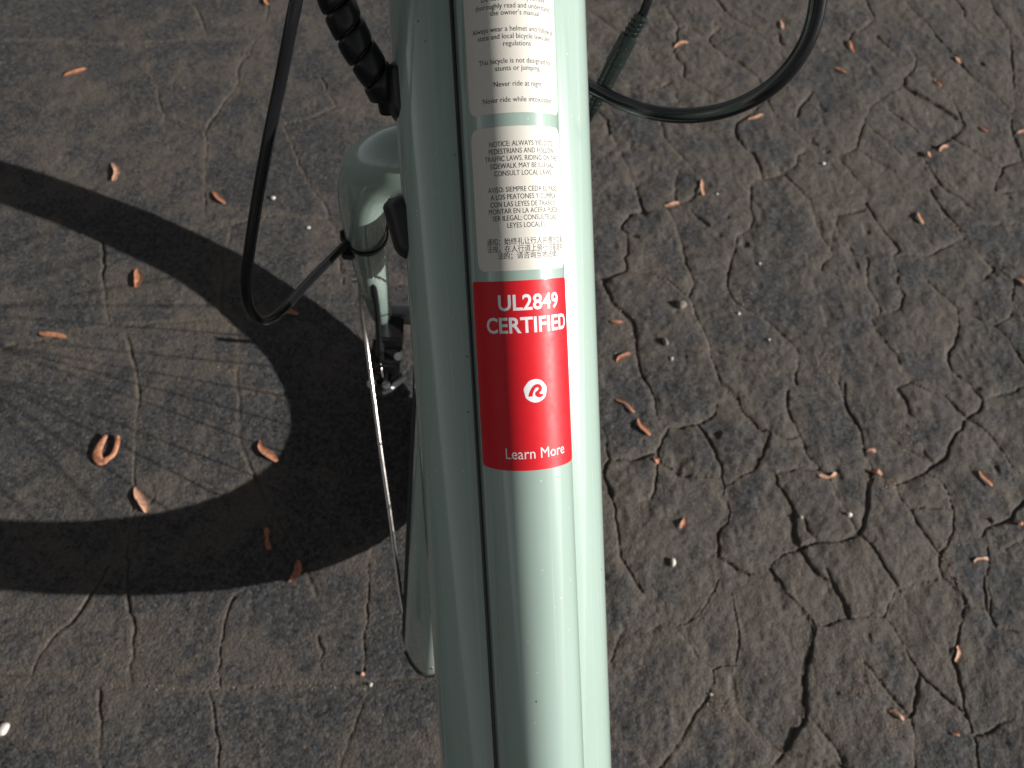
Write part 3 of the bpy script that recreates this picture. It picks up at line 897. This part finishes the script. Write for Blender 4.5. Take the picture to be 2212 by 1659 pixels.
st3 = sticker('certification_sticker', 'red sticker with white lettering and a small emblem', 606, 1017, -86 * DG, 67 * DG, M_RED, rc=0.0022)
text("UL2849", 653, 33, st3, M_WPRINT, 0.98, s_mid=1 * DG * RL, bold=0.022)
text("CERTIFIED", 702, 33, st3, M_WPRINT, 0.96, s_mid=0, bold=0.022)
text("Learn More", 980, 23, st3, M_WPRINT, 0.90, s_mid=1 * DG * RL)
# emblem: pale disc with a looped red mark
ty = t_of_y(846)
sc_ = (t_of_y(836) - t_of_y(856)) / 20 * 0.2815 * 1.0
def flat(poly):
    m = bpy.data.meshes.new('flat'); bm = bmesh.new()
    f = bm.faces.new([bm.verts.new((x, y, 0)) for x, y in poly])
    bmesh.ops.triangulate(bm, faces=[f]); bm.to_mesh(m); bm.free(); return m
disc = [(90 * math.cos(a) * (1 + 0.03 * math.sin(7 * a)), 90 * math.sin(a)) for a in np.linspace(0, 2 * math.pi, 64, endpoint=False)]
em = wrap('emblem_disc', flat(disc), sc_, sc_, 2 * DG * RL, ty, M_WPRINT, st3, lift=0.00008)
mark = [(523,958),(528,935),(538,912),(552,889),(570,872),(592,865),(614,869),(629,883),(633,902),(626,921),(610,934),(618,944),(640,944),(638,960),(618,970),(594,967),(576,951),(575,932),(590,918),(604,908),(606,896),(596,890),(582,895),(570,910),(560,932),(554,958)]
wrap('emblem_mark', flat([(x - 582, -(y - 917)) for x, y in mark]), sc_, sc_, 2 * DG * RL, ty, M_RED, st3, lift=0.00010)

# --- charge port cover and cable entry on the tube's left flank
def flank(x, y, push=0.0):              # point on the left flank seen at a pixel
    best = None
    for u, v in body:
        if u > -0.35 * BW: continue
        lo, hi = T_BOT, T_TOP
        for _ in range(40):
            m = (lo + hi) / 2
            if proj(tube_pt(m, u, v))[1] > y: lo = m
            else: hi = m
        d = abs(proj(tube_pt(lo, u, v))[0] - x)
        if best is None or d < best[0]: best = (d, lo, u, v)
    return best[1], best[2], best[3]
def flank_plate(name, ya, yb, v0, v1, out, mat, taper=0.6):
    """rounded rubber pad lying against the flank between two heights of the picture"""
    t0 = t1 = None
    for y, nm in ((yb, 0), (ya, 1)):
        lo, hi = T_BOT, T_TOP + 0.05
        for _ in range(40):
            m = (lo + hi) / 2
            if proj(tube_pt(m, -BW, (v0 + v1) / 2))[1] > y: lo = m
            else: hi = m
        if nm == 0: t0 = lo
        else: t1 = lo
    vs, fs = [], []
    n, k = 18, 12
    for i in range(n):
        q = i / (n - 1)
        edge_ = min(1.0, min(q, 1 - q) / 0.16)
        o_ = out * (0.25 + 0.75 * math.sqrt(edge_)) * (1 - (1 - taper) * (1 - q))
        for j in range(k):
            a = math.pi * j / (k - 1)
            v = (v0 + v1) / 2 + math.cos(a) * (v1 - v0) / 2 * (0.7 + 0.3 * edge_)
            uu = -BW * (max(0.0, 1 - abs((v - BC) / BH) ** BN)) ** (1 / BN)
            vs.append(tube_pt(t0 + (t1 - t0) * q, uu + 0.001 - (out * 0 + o_) * math.sin(a) ** 0.5, v))
    fs = [(i * k + j, i * k + j + 1, (i + 1) * k + j + 1, (i + 1) * k + j) for i in range(n - 1) for j in range(k - 1)]
    fs += [tuple(range(k))[::-1], tuple((n - 1) * k + j for j in range(k))]
    return mesh(name, vs, fs, mat, tube, sharp=50)
flank_plate('charge_port_cover', 424, 560, BC - 0.020, BC + 0.008, 0.0110, M_RUB, 0.45)
flank_plate('cable_grommet', 138, 262, BC - 0.014, BC + 0.010, 0.0042, M_RUB, 0.8)

# --- cables
def cable(name, pts, r, mat, label=None, n=10, seg=16):
    P = catmull([pix(x, y, z) for x, y, z in pts], n)
    o = mesh(name, *sweep(P, r, seg), mat, bike)
    if label: tag(o, label)
    return o
bl = bar[16]
brake_px = [(640, 0, .318), (628, 60, .324), (605, 180, .338), (580, 300, .352), (556, 430, .368), (539, 540, .382), (531, 610, .393), (538, 662, .408), (561, 691, .425), (588, 688, .442),
            (622, 658, .463), (668, 607, .489), (716, 558, .517), (745, 529, .540), (764, 515, .556), (777, 524, .556), (788, 552, .574), (800, 594, .604), (811, 644, .645), (817, 700, .697), (819, 745, .736), (820, 768, .756)]
BP = np.vstack([catmull([bl, (bl + pix(640, 0, .318)) / 2 + np.array([0, 0.02, 0.02]), pix(640, 0, .318)], 10)[:-1], catmull([pix(*p) for p in brake_px], 8)])
mesh('brake_cable', *sweep(BP, 0.0027, 16), M_CABLE, bike)
tag(bpy.data.objects['brake_cable'], 'thin black brake cable looping down the left side to the fork')

loop_px = [(1150, 150, .475), (1215, 166, .462), (1262, 183, .447), (1300, 200, .434), (1350, 224, .420), (1410, 243, .404), (1475, 250, .391), (1540, 244, .379), (1600, 226, .368), (1658, 194, .358), (1705, 150, .350), (1740, 96, .343), (1760, 40, .337), (1770, -20, .331)]
LP = catmull([pix(*p) for p in loop_px], 8)
br = bar[34]
LP = np.vstack([LP[:-1], catmull([pix(1770, -20, .331), pix(1775, -140, .325), (pix(1775, -140, .325) + br) / 2 + np.array([.02, 0, .04]), br], 8)])
mesh('wiring_loop', *sweep(LP, 0.0037, 18), M_CABLE, bike)
tag(bpy.data.objects['wiring_loop'], 'thick black cable looping out on the right of the tube')

# in-line connector: thin lead, ribbed strain relief, fat body, ribbed end
c0, c1 = pix(1402, -14, .405), pix(1268, 252, .455)
cp = catmull([pix(1420, -90, .40), pix(1403, -10, .408), pix(1388, 32, .414)], 8)
conn = mesh('cable_connector', *sweep(cp, 0.0024, 14), M_CABLE, bike)
tag(conn, 'black in-line cable connector with ribbed ends right of the tube')
def lathe_path(pts, prof, n=14, seg=20):
    P = catmull(pts, 40)
    L = np.concatenate([[0], np.cumsum(np.linalg.norm(np.diff(P, axis=0), axis=1))]); L /= L[-1]
    q = np.array([a for a, _ in prof]); r = np.array([b for _, b in prof])
    path = np.stack([np.interp(q, L, P[:, i]) for i in range(3)], 1)
    return sweep(path, r, seg)
prof = [(0.0, 0.0030)]
for i in range(4):
    a = 0.02 + i * 0.045
    prof += [(a, 0.0032 + i * .0001), (a + 0.004, 0.0040 + i * .0001), (a + 0.024, 0.0040 + i * .0001), (a + 0.028, 0.0032 + i * .0001)]
prof += [(0.205, 0.0036), (0.215, 0.0046), (0.26, 0.0049), (0.46, 0.0050), (0.465, 0.0053), (0.50, 0.0053), (0.505, 0.0049), (0.68, 0.0048), (0.685, 0.0051), (0.70, 0.0051), (0.705, 0.0047), (0.73, 0.0047), (0.735, 0.0044), (0.76, 0.0044)]
for i in range(4):
    a = 0.79 + i * 0.045
    prof += [(a, 0.0034), (a + 0.004, 0.0042 - i * .0001), (a + 0.022, 0.0042 - i * .0001), (a + 0.026, 0.0034)]
prof += [(1.0, 0.0030)]
mesh('connector_body', *lathe_path([pix(1388, 32, .414), pix(1352, 92, .424), pix(1318, 158, .434), pix(1277, 242, .446)], prof), M_CONN, conn, sharp=45)
mesh('connector_lead', *sweep(catmull([pix(1280, 236, .445), pix(1262, 268, .452), pix(1235, 292, .462), pix(1190, 300, .475)], 8), 0.0025, 14), M_CABLE, conn)

# spiral wrap round the cable bundle
wrap_px = [(690, -150, .318), (707, -70, .327), (722, -12, .334), (735, 22, .338), (749, 52, .341), (766, 88, .345), (786, 122, .349), (806, 152, .353), (824, 178, .357), (838, 204, .362), (846, 240, .367)]
WP = catmull([pix(*p) for p in wrap_px], 10)
wl = mesh('cable_bundle', *sweep(np.vstack([catmull([bar[20], (bar[20] + WP[0]) / 2 + np.array([0, .03, .02]), WP[0]], 8)[:-1], WP]), 0.0056, 14), M_CABLE, bike)
tag(wl, 'black cable bundle in a spiral wrap left of the tube')
def spiral(P, rad, pitch, width, thick, ph0, hand=1, end_flare=True):
    L = np.concatenate([[0], np.cumsum(np.linalg.norm(np.diff(P, axis=0), axis=1))])
    t, U, V = frames(P)
    def at(s):
        c = np.array([np.interp(s, L, P[:, i]) for i in range(3)])
        u = unit([np.interp(s, L, U[:, i]) for i in range(3)]); v = unit([np.interp(s, L, V[:, i]) for i in range(3)])
        tt = unit([np.interp(s, L, t[:, i]) for i in range(3)])
        return c, u, v, tt
    smax = L[-1] * 0.93
    turns = smax / pitch
    n = int(turns * 28)
    prof_ = [(-.5, 0.25), (-.46, 0.72), (-.36, 0.93), (-.15, 1.0), (.15, 1.0), (.36, 0.93), (.46, .72), (.5, .25), (.45, 0.0), (-.45, 0.0)]
    vs, fs, k = [], [], len(prof_)
    for i in range(n + 1):
        q = i / n * turns
        a = ph0 + hand * 2 * math.pi * q
        fl = max(0.0, (q - (turns - 0.55)) / 0.55) if end_flare else 0.0
        for x, y in prof_:
            c, u, v, tt = at(min(L[-1], max(0.0, q * pitch + x * width * (1 - 0.45 * fl ** 3))))
            e = u * math.cos(a) + v * math.sin(a)
            vs.append(c + e * (rad + thick * y + fl * 0.0065))
    for i in range(n):
        for j in range(k):
            fs.append((i * k + j, i * k + (j + 1) % k, (i + 1) * k + (j + 1) % k, (i + 1) * k + j))
    fs += [tuple(range(k))[::-1], tuple(n * k + j for j in range(k))]
    return vs, fs
mesh('spiral_wrap', *spiral(WP, 0.0060, 0.0106, 0.0099, 0.0017, 0.6), M_PLAST, wl, sharp=50)

# zip tie and clamp on the fork leg
def leg_pt(h, off_back=0.0, ww=-0.0675):
    return W(steer(h) - off_back, h, ww)
zt = W(steer(0.585), 0.585, -0.0614)
lax = unit(head_pt(0.6) - head_pt(0.5)); lbk = unit(np.cross(WN, lax))
ring = [zt + WN * 0.0148 * math.cos(a) + lbk * 0.0160 * math.sin(a) for a in np.linspace(0, 2 * math.pi, 33)]
rv, rf_ = [], []
for i, p in enumerate(ring[:-1]):
    e = unit(p - zt)
    rv += [p - lax * 0.0022 - e * 0.0006, p + lax * 0.0022 - e * 0.0006, p + lax * 0.0022 + e * 0.0008, p - lax * 0.0022 + e * 0.0008]
    k_ = (i + 1) % 32
    rf_ += [(i * 4 + j, i * 4 + (j + 1) % 4, k_ * 4 + (j + 1) % 4, k_ * 4 + j) for j in range(4)]
mesh('zip_tie', rv, rf_, M_PLAST, fork, sharp=50)
zc = pix(757, 520, .548)
ax_ = unit(head_pt(0.6) - head_pt(0.5)); bk = unit(np.cross(WN, ax_))
mesh('cable_clip', *join(boxat(pix(762, 517, .552), WN, bk, ax_, 0.0055, 0.0045, 0.0060, 0.0012), boxat(pix(752, 545, .560), WN, bk, ax_, 0.0045, 0.004, 0.0055, 0.0012),
                         sweep([pix(737, 498, .55), pix(739, 520, .555)], 0.0011, 8)), M_PLAST, fork, sharp=40)

# fender stay
fork_eye = pix(778, 600, .640)
stay = catmull([fork_eye, pix(779, 632, .655), pix(783, 690, .672), pix(792, 745, .684), pix(806, 850, .690), pix(824, 985, .690), pix(845, 1130, .683), pix(863, 1270, .668),
                pix(878, 1350, .655), pix(890, 1391, .649), pix(908, 1420, .647), pix(935, 1443, .648)], 10)
sty = mesh('fender_stay', *sweep(stay, 0.0019, 14), M_STEEL, bike)
tag(sty, 'bright wire fender stay running down from the fork')
ey = [fork_eye + WD * 0.0045 * math.cos(a) + np.array([0, 0, 1]) * 0.0045 * math.sin(a) for a in np.linspace(0, 2 * math.pi, 25)]
mesh('stay_eye', *sweep(ey, 0.0017, 8), M_STEEL, sty)
mesh('stay_bolt', *sweep([fork_eye - WN * 0.006, fork_eye - WN * 0.0025, fork_eye - WN * 0.0024, fork_eye + WN * 0.018], [0.0042, 0.0042, 0.0022, 0.0022], 12), M_STEEL, sty, sharp=40)

# disc brake caliper behind the leg
z3 = np.array([0, 0, 1.0])
cc = pix(826, 795, .790)
cal = mesh('brake_caliper', *join(boxat(pix(834, 782, .790), WN, WD, z3, 0.0135, 0.017, 0.021, 0.003),
                                  boxat(pix(824, 812, .788), WN, WD, z3, 0.010, 0.016, 0.013, 0.003),
                                  boxat(pix(846, 722, .775), WN, WD, z3, 0.011, 0.014, 0.012, 0.002)), M_PLAST, bike, sharp=40)
tag(cal, 'black disc brake caliper behind the left fork leg')
mesh('cable_ferrule', *sweep([pix(820, 745, .742), pix(821, 775, .765)], [0.0042, 0.0036], 14), M_PLAST, cal, sharp=40)
mesh('inner_cable', *sweep([pix(821, 775, .765), pix(828, 830, .775)], 0.0009, 8), M_STEEL, cal)
mesh('brake_arm', *sweep([pix(828, 845, .776), pix(842, 838, .774), pix(872, 812, .772)], [[0.0018, 0.005], [0.0018, 0.006], [0.0018, 0.006]], 10), M_ALLOY, cal, sharp=50)
for x, y, zz, r in ((803, 829, .772, .0048), (834, 832, .770, .0042), (860, 770, .765, .0042)):
    p = pix(x, y, zz)
    mesh('bolt', *sweep([p, p + unit(CAM - p) * 0.004], [r, r * 0.9], 12), M_ALLOY, cal, sharp=30)

# ------------------------------------------------------------------ fallen petals, pebbles, grit
def petal(x1, y1, x2, y2, wid, bend, label, mi=0, lift=0.0025, group='orange petals on the asphalt', shape=0):
    a, b = gpix(x1, y1), gpix(x2, y2)
    d = b - a; L = float(np.linalg.norm(d)); d /= L
    nrm = np.array([-d[1], d[0], 0.0])
    n = 15
    pts, rad = [], []
    r = np.random.default_rng(int(x1 * 7 + y1))
    for i in range(n):
        q = i / (n - 1)
        p = a + d * L * q + nrm * bend * L * 4 * q * (1 - q) + nrm * L * 0.025 * math.sin(q * 7 + x1)
        pts.append(p)
        wq = (0.30 + 0.70 * math.sin(math.pi * min(1, q * 0.62 + 0.20)) ** 1.3) * (math.sqrt(max(0.03, 1 - ((q - 0.55) / 0.56) ** 4)))
        if shape: wq *= 0.75 + 0.35 * math.cos(q * 6.0)
        rad.append(wid * 0.43 * wq * r.uniform(0.92, 1.08))
    P = np.array(pts)
    vs, fs, K = [], [], 9
    tv = np.gradient(P[:, :2], axis=0)
    zs = np.array([gz(p[0], p[1]) for p in P])
    zs = np.maximum(zs, np.convolve(np.pad(zs, 2, mode='edge'), np.ones(5) / 5, 'valid'))
    for i in range(n):
        q = i / (n - 1)
        tt = unit([tv[i, 0], tv[i, 1], 0]); nn = np.array([-tt[1], tt[0], 0])
        up = lift * (math.sin(math.pi * q) * 0.6 + q * 0.7) + 0.0004
        for lay in (0, 1):
            for j in range(K):
                u = (j / (K - 1) * 2 - 1)
                z = zs[i] + up + 0.30 * rad[i] * u * u + (0.0 if lay else 0.0006)
                vs.append([P[i][0] + nn[0] * rad[i] * u, P[i][1] + nn[1] * rad[i] * u, z])
    m2 = 2 * K
    for i in range(n - 1):
        for j in range(K - 1):
            q0 = i * m2 + j
            fs.append((q0, q0 + 1, q0 + m2 + 1, q0 + m2)); fs.append((q0 + K, q0 + K + m2, q0 + K + m2 + 1, q0 + K + 1))
        for j in (0, K - 1):
            q0 = i * m2 + j
            fs.append((q0, q0 + m2, q0 + m2 + K, q0 + K))
    for i in (0, n - 1):
        for j in range(K - 1):
            q0 = i * m2 + j
            fs.append((q0, q0 + 1, q0 + K + 1, q0 + K))
    base = np.array([P[n // 2][0], P[n // 2][1], zs[n // 2]])
    vs = [np.asarray(v) - base for v in vs]
    o = mesh('petal', vs, fs, M_PET[mi], None, sharp=50)
    o.location = base
    tag(o, label, 'petal', group)
    return o

PET = [
    (138, 165, 186, 151, .0105, -.06, 'slender orange petal near the top left corner above the wheel shadow', 0, 0),
    (243, 352, 247, 392, .0105, .12, 'curled orange petal just above the upper band of the wheel shadow', 1, 0),
    (459, 416, 487, 444, .0090, 0.0, 'straight orange petal left of the hanging brake cable', 0, 0),
    (299, 582, 298, 624, .0120, .02, 'upright stubby orange petal inside the wheel shadow ring, near the upper band', 0, 0),
    (85, 718, 145, 729, .0100, -.06, 'long orange petal lying along the crack at the left edge', 0, 0),
    (291, 1052, 316, 1108, .0130, .05, 'broad pale orange petal beside the crack inside the wheel shadow ring', 1, 0),
    (562, 953, 600, 998, .0125, -.10, 'tapered orange petal at the inner rim of the wheel shadow', 0, 0),
    (577, 1140, 585, 1188, .0110, -.08, 'dull orange petal inside the dark lower band of the wheel shadow', 2, 1),
    (645, 1210, 629, 1260, .0110, .10, 'dull orange petal at the lower edge of the wheel shadow band', 2, 0),
    (608, 675, 645, 679, .0095, .02, 'dull orange petal in shadow under the brake cable loop', 2, 0),
    (1455, 106, 1483, 97, .0100, 0.05, 'short orange petal framed by the cable connector and the black loop', 1, 0),
    (1688, 46, 1691, 66, .0120, .0, 'small teardrop petal inside the top of the black cable loop', 1, 0),
    (1616, 260, 1648, 252, .0085, .0, 'pale straight petal just right below the black cable loop', 1, 0),
    (1514, 390, 1519, 424, .0110, .02, 'pale teardrop petal right of the notice sticker', 1, 0),
    (1436, 443, 1466, 437, .0105, -.12, 'pale hooked petal on the crack corner right of the notice sticker', 1, 0),
    (1330, 862, 1370, 893, .0085, .04, 'thin torn orange petal right of the red sticker, the upper of two', 0, 1),
    (1378, 905, 1404, 942, .0095, -.07, 'curved orange petal right of the red sticker, the lower of two', 0, 0),
    (1766, 1029, 1806, 1024, .0110, -.16, 'wriggling pale petal on a plate edge in the right half', 1, 1),
    (2113, 1019, 2141, 1052, .0100, .0, 'straight orange petal on the smooth plate near the right edge', 0, 0),
    (1477, 1120, 1468, 1144, .0095, .12, 'small hooked orange petal right of the bare tube below the red sticker', 0, 0),
    (1412, 990, 1421, 1002, .0085, .0, 'tiny orange petal crumb beside the lower end of the red sticker', 0, 0),
    (1881, 1017, 1903, 1027, .0090, .0, 'small rust petal tucked in a crack at the right', 0, 0),
    (1871, 978, 1890, 975, .0090, .0, 'tiny salmon petal above the rust one on the right', 1, 0),
    (2104, 1216, 2134, 1208, .0085, .1, 'split pale petal low at the right edge', 1, 1),
    (2194, 1128, 2206, 1136, .0090, .0, 'small rust petal touching the right picture edge low down', 2, 0),
    (2071, 1394, 2066, 1430, .0085, .05, 'narrow pale petal standing along a crack near the bottom right', 1, 0),
    (1922, 1538, 1950, 1556, .0080, .2, 'forked salmon petal in the gritty dip near the bottom right', 1, 1),
    (2056, 1580, 2070, 1590, .0060, .0, 'tiny rust fleck near the bottom right corner', 2, 0),
    (1980, 462, 1992, 486, .0100, .0, 'short pale petal beside the gritty hollow on the upper right', 1, 0),
    (1801, 151, 1825, 164, .0095, .10, 'bent salmon petal outside the black cable loop, the lower of two', 0, 0),
    (1834, 88, 1844, 116, .0105, .0, 'upright rust orange petal outside the black cable loop, the upper of two', 0, 0),
    (2064, 124, 2074, 138, .0140, .0, 'round pale petal high at the upper right', 1, 0),
    (2020, 170, 2032, 190, .0100, .0, 'tilted orange petal on a thin crack at the upper right', 0, 0),
    (2028, 328, 2046, 317, .0105, .0, 'pale slanted petal by a crack corner at the upper right', 1, 0),
    (2003, 326, 2009, 341, .0120, .0, 'stubby pale petal on the crack corner at the upper right', 1, 0),
    (2119, 273, 2133, 286, .0100, .0, 'dull rust petal far up near the right edge', 2, 0),
    (2196, 288, 2216, 286, .0095, .0, 'pale petal cut by the right picture edge, the upper of two', 1, 0),
    (2196, 603, 2216, 622, .0100, .0, 'orange petal cut by the right picture edge, the lower of two', 0, 0),
    (571, -4, 580, 14, .0110, .0, 'orange petal at the top edge left of the spiral wrap', 0, 0),
    (1318, 692, 1345, 694, .0060, -.2, 'thin rust sliver right of the red sticker lettering', 2, 0),
    (1332, 786, 1362, 766, .0090, .1, 'muddy brown petal flattened beside the red sticker', 2, 0),
]
for p in PET:
    petal(p[0], p[1], p[2], p[3], p[4], p[5], p[6], p[7], shape=p[8])
# the horseshoe one
def hook_petal():
    px = [(232, 943), (219, 962), (211, 984), (219, 999), (232, 994), (246, 983), (254, 963), (256, 944)]
    P = catmull([gpix(x, y) for x, y in px], 5)
    z = np.array([gz(p[0], p[1]) for p in P]); z[:] = z.max()
    P[:, 2] = z + 0.0022 + 0.0018 * np.abs(np.linspace(-1, 1, len(P)))
    r = np.interp(np.linspace(0, 1, len(P)), [0, .1, .3, .45, .6, .9, 1], [.0022, .0042, .0062, .0052, .0035, .0033, .0022])
    vs, fs = sweep(P, np.stack([np.full(len(P), 0.0016), r], 1), 12, ref=(0, 0, 1))
    base = P[len(P) // 2] * np.array([1, 1, 0]) + np.array([0, 0, z[0]])
    o = mesh('petal', [np.asarray(v) - base for v in vs], fs, M_PET[0], None)
    o.location = base
    tag(o, 'horseshoe shaped orange petal inside the wheel shadow ring', 'petal', 'orange petals on the asphalt')
hook_petal()

def pebble(x, y, size_px, label, mat, seed, flat_=0.7):
    g = gpix(x, y)
    r = size_px * 0.42 * (proj(g)[2] / FPX)
    bm = bmesh.new(); bmesh.ops.create_icosphere(bm, subdivisions=2, radius=1.0)
    rr = np.random.default_rng(seed)
    ph = rr.uniform(0, 6, 6)
    for v in bm.verts:
        k = 1 + 0.16 * math.sin(3 * v.co.x + ph[0]) + 0.14 * math.sin(4 * v.co.y + ph[1]) + 0.12 * math.sin(3.5 * v.co.z + ph[2])
        v.co = Vector((v.co.x * r * k, v.co.y * r * k * 0.82, v.co.z * r * k * flat_))
    me = bpy.data.meshes.new('pebble'); bm.to_mesh(me); bm.free(); me.materials.append(mat)
    me.polygons.foreach_set('use_smooth', [mat is M_PEB] * len(me.polygons))
    o = link('pebble', me)
    o.location = (g[0], g[1], gz(g[0], g[1]) + r * flat_ * 0.55)
    o.rotation_euler = (0, 0, rr.uniform(0, 6))
    tag(o, label, 'pebble', 'small stones on the asphalt')
PEB = [(590, 431, 12, 'tiny cream pebble between the hanging brake cable and the fork', M_PEB), (667, 494, 9, 'very small buff pebble just left of the fork bend', M_PEB),
       (1453, 1216, 21, 'largest white oval pebble right of the bare tube', M_PEB), (1450, 777, 10, 'round white pebble right of the red sticker', M_PEB),
       (1596, 677, 10, 'white pebble on a dark plate in the middle right', M_PEB), (1641, 570, 8, 'small white pebble above the other one in the middle right', M_PEB),
       (1662, 733, 7, 'tiny white pebble lowest on the dark plate in the middle right', M_PEB), (8, 1575, 30, 'whitish stone at the left picture edge near the bottom', M_PEB),
       (1730, 1118, 9, 'small white pebble in a deep crack at the lower right', M_PEB), (1832, 1114, 15, 'pale chip wedged in a crack at the lower right', M_PEB),
       (1471, 661, 26, 'pinkish grey asphalt chip on the crack right of the red sticker', M_ROCK), (1436, 740, 20, 'flat tan asphalt chip right of the red sticker', M_ROCK),
       (1548, 420, 7, 'tiny white pebble next to the pale teardrop petal', M_PEB), (1777, 355, 10, 'white pebble beside a crack right of the black loop', M_PEB),
       (783, 1458, 12, 'small salmon pebble below the fender stay', M_PET[1]), (801, 1480, 9, 'tiny white pebble below the fender stay', M_PEB),
       (1740, 1693, 8, 'small pale pebble below the bottom picture edge', M_PEB), (1535, 1500, 9, 'white pebble in the sandy pocket near the bottom', M_PEB)]
for i, (x, y, s_, lb, mt) in enumerate(PEB):
    if y < 1660: pebble(x, y, s_, lb, mt, 40 + i)

# loose grit: one mass of tiny grains
def grit():
    m, n, b = new_mat('loose grit')
    at = nd(n, 'ShaderNodeAttribute', attribute_name='tint')
    n.links.new(at.outputs['Color'], b.inputs['Base Color']); b.inputs['Roughness'].default_value = 0.8
    r = np.random.default_rng(21)
    pts = []
    clus = [((2060 + 560 / 2.765) * S0, (880 + 540 / 2.765) * S0, 45, 60, 260), ((2060 + 40 / 2.765) * S0, (880 + 120 / 2.765) * S0, 45, 60, 260),
            ((1500 + 650 / 2.087) * S0, (1440 + 660 / 2.087) * S0, 50, 32, 200), ((1500 + 1350 / 2.087) * S0, (1440 + 570 / 2.087) * S0, 60, 36, 260),
            ((1500 + 1560 / 2.087) * S0, (1440 + 800 / 2.087) * S0, 35, 60, 240), ((2060 + 860 / 2.765) * S0, (880 + 1450 / 2.765) * S0, 26, 60, 160),
            ((2060 + 400 / 2.765) * S0, (880 + 900 / 2.765) * S0, 50, 20, 110), ((1500 + 1250 / 3.456) * S0, (480 + 920 / 3.456) * S0, 34, 30, 90),
            ((2060 + 560 / 1.728) * S0, 970 / 1.728 * S0, 45, 28, 120), (560, 1484, 330, 9, 80), (500, 800, 80, 7, 30), (1350, 705, 40, 60, 60)]
    for cx_, cy_, sx, sy, k in clus:
        for _ in range(k): pts.append((cx_ + r.normal(0, sx * .5), cy_ + r.normal(0, sy * .5), r.uniform(1.0, 3.4)))
    for _ in range(1500):
        pts.append((r.uniform(-100, 2300), r.uniform(-60, 1720), r.uniform(0.9, 2.6)))
    pal = np.array([(.30, .27, .24), (.34, .14, .09), (.24, .17, .12), (.40, .20, .13), (.14, .12, .11), (.46, .43, .39), (.20, .15, .11)])
    vs, fs, cl = [], [], []
    for x, y, s_ in pts:
        g = gpix(x, y); z = proj(g)[2]; rad = s_ / 2 * z / FPX
        o = len(vs); q = r.uniform(.6, 1.3, 6) * rad
        zz = gz(g[0], g[1]) + rad * 0.25
        a = r.uniform(0, 6.28); ca, sa = math.cos(a), math.sin(a)
        vs += [(g[0] + ca * q[0], g[1] + sa * q[0], zz), (g[0] - sa * q[1], g[1] + ca * q[1], zz), (g[0] - ca * q[2], g[1] - sa * q[2], zz), (g[0] + sa * q[3], g[1] - ca * q[3], zz),
               (g[0], g[1], zz + q[4] * .8), (g[0], g[1], zz - q[5] * .8)]
        for i in range(4):
            fs += [(o + i, o + (i + 1) % 4, o + 4), (o + (i + 1) % 4, o + i, o + 5)]
        c = pal[r.integers(len(pal))]
        cl += [tuple(c) + (1.0,)] * 6
    o = mesh('loose_grit', vs, fs, m, None, smooth=False)
    a = o.data.attributes.new('tint', 'FLOAT_COLOR', 'POINT')
    a.data.foreach_set('color', np.array(cl, np.float32).ravel())
    tag(o, 'loose sand and grit scattered over the cracked asphalt', 'grit', None, 'stuff')
grit()
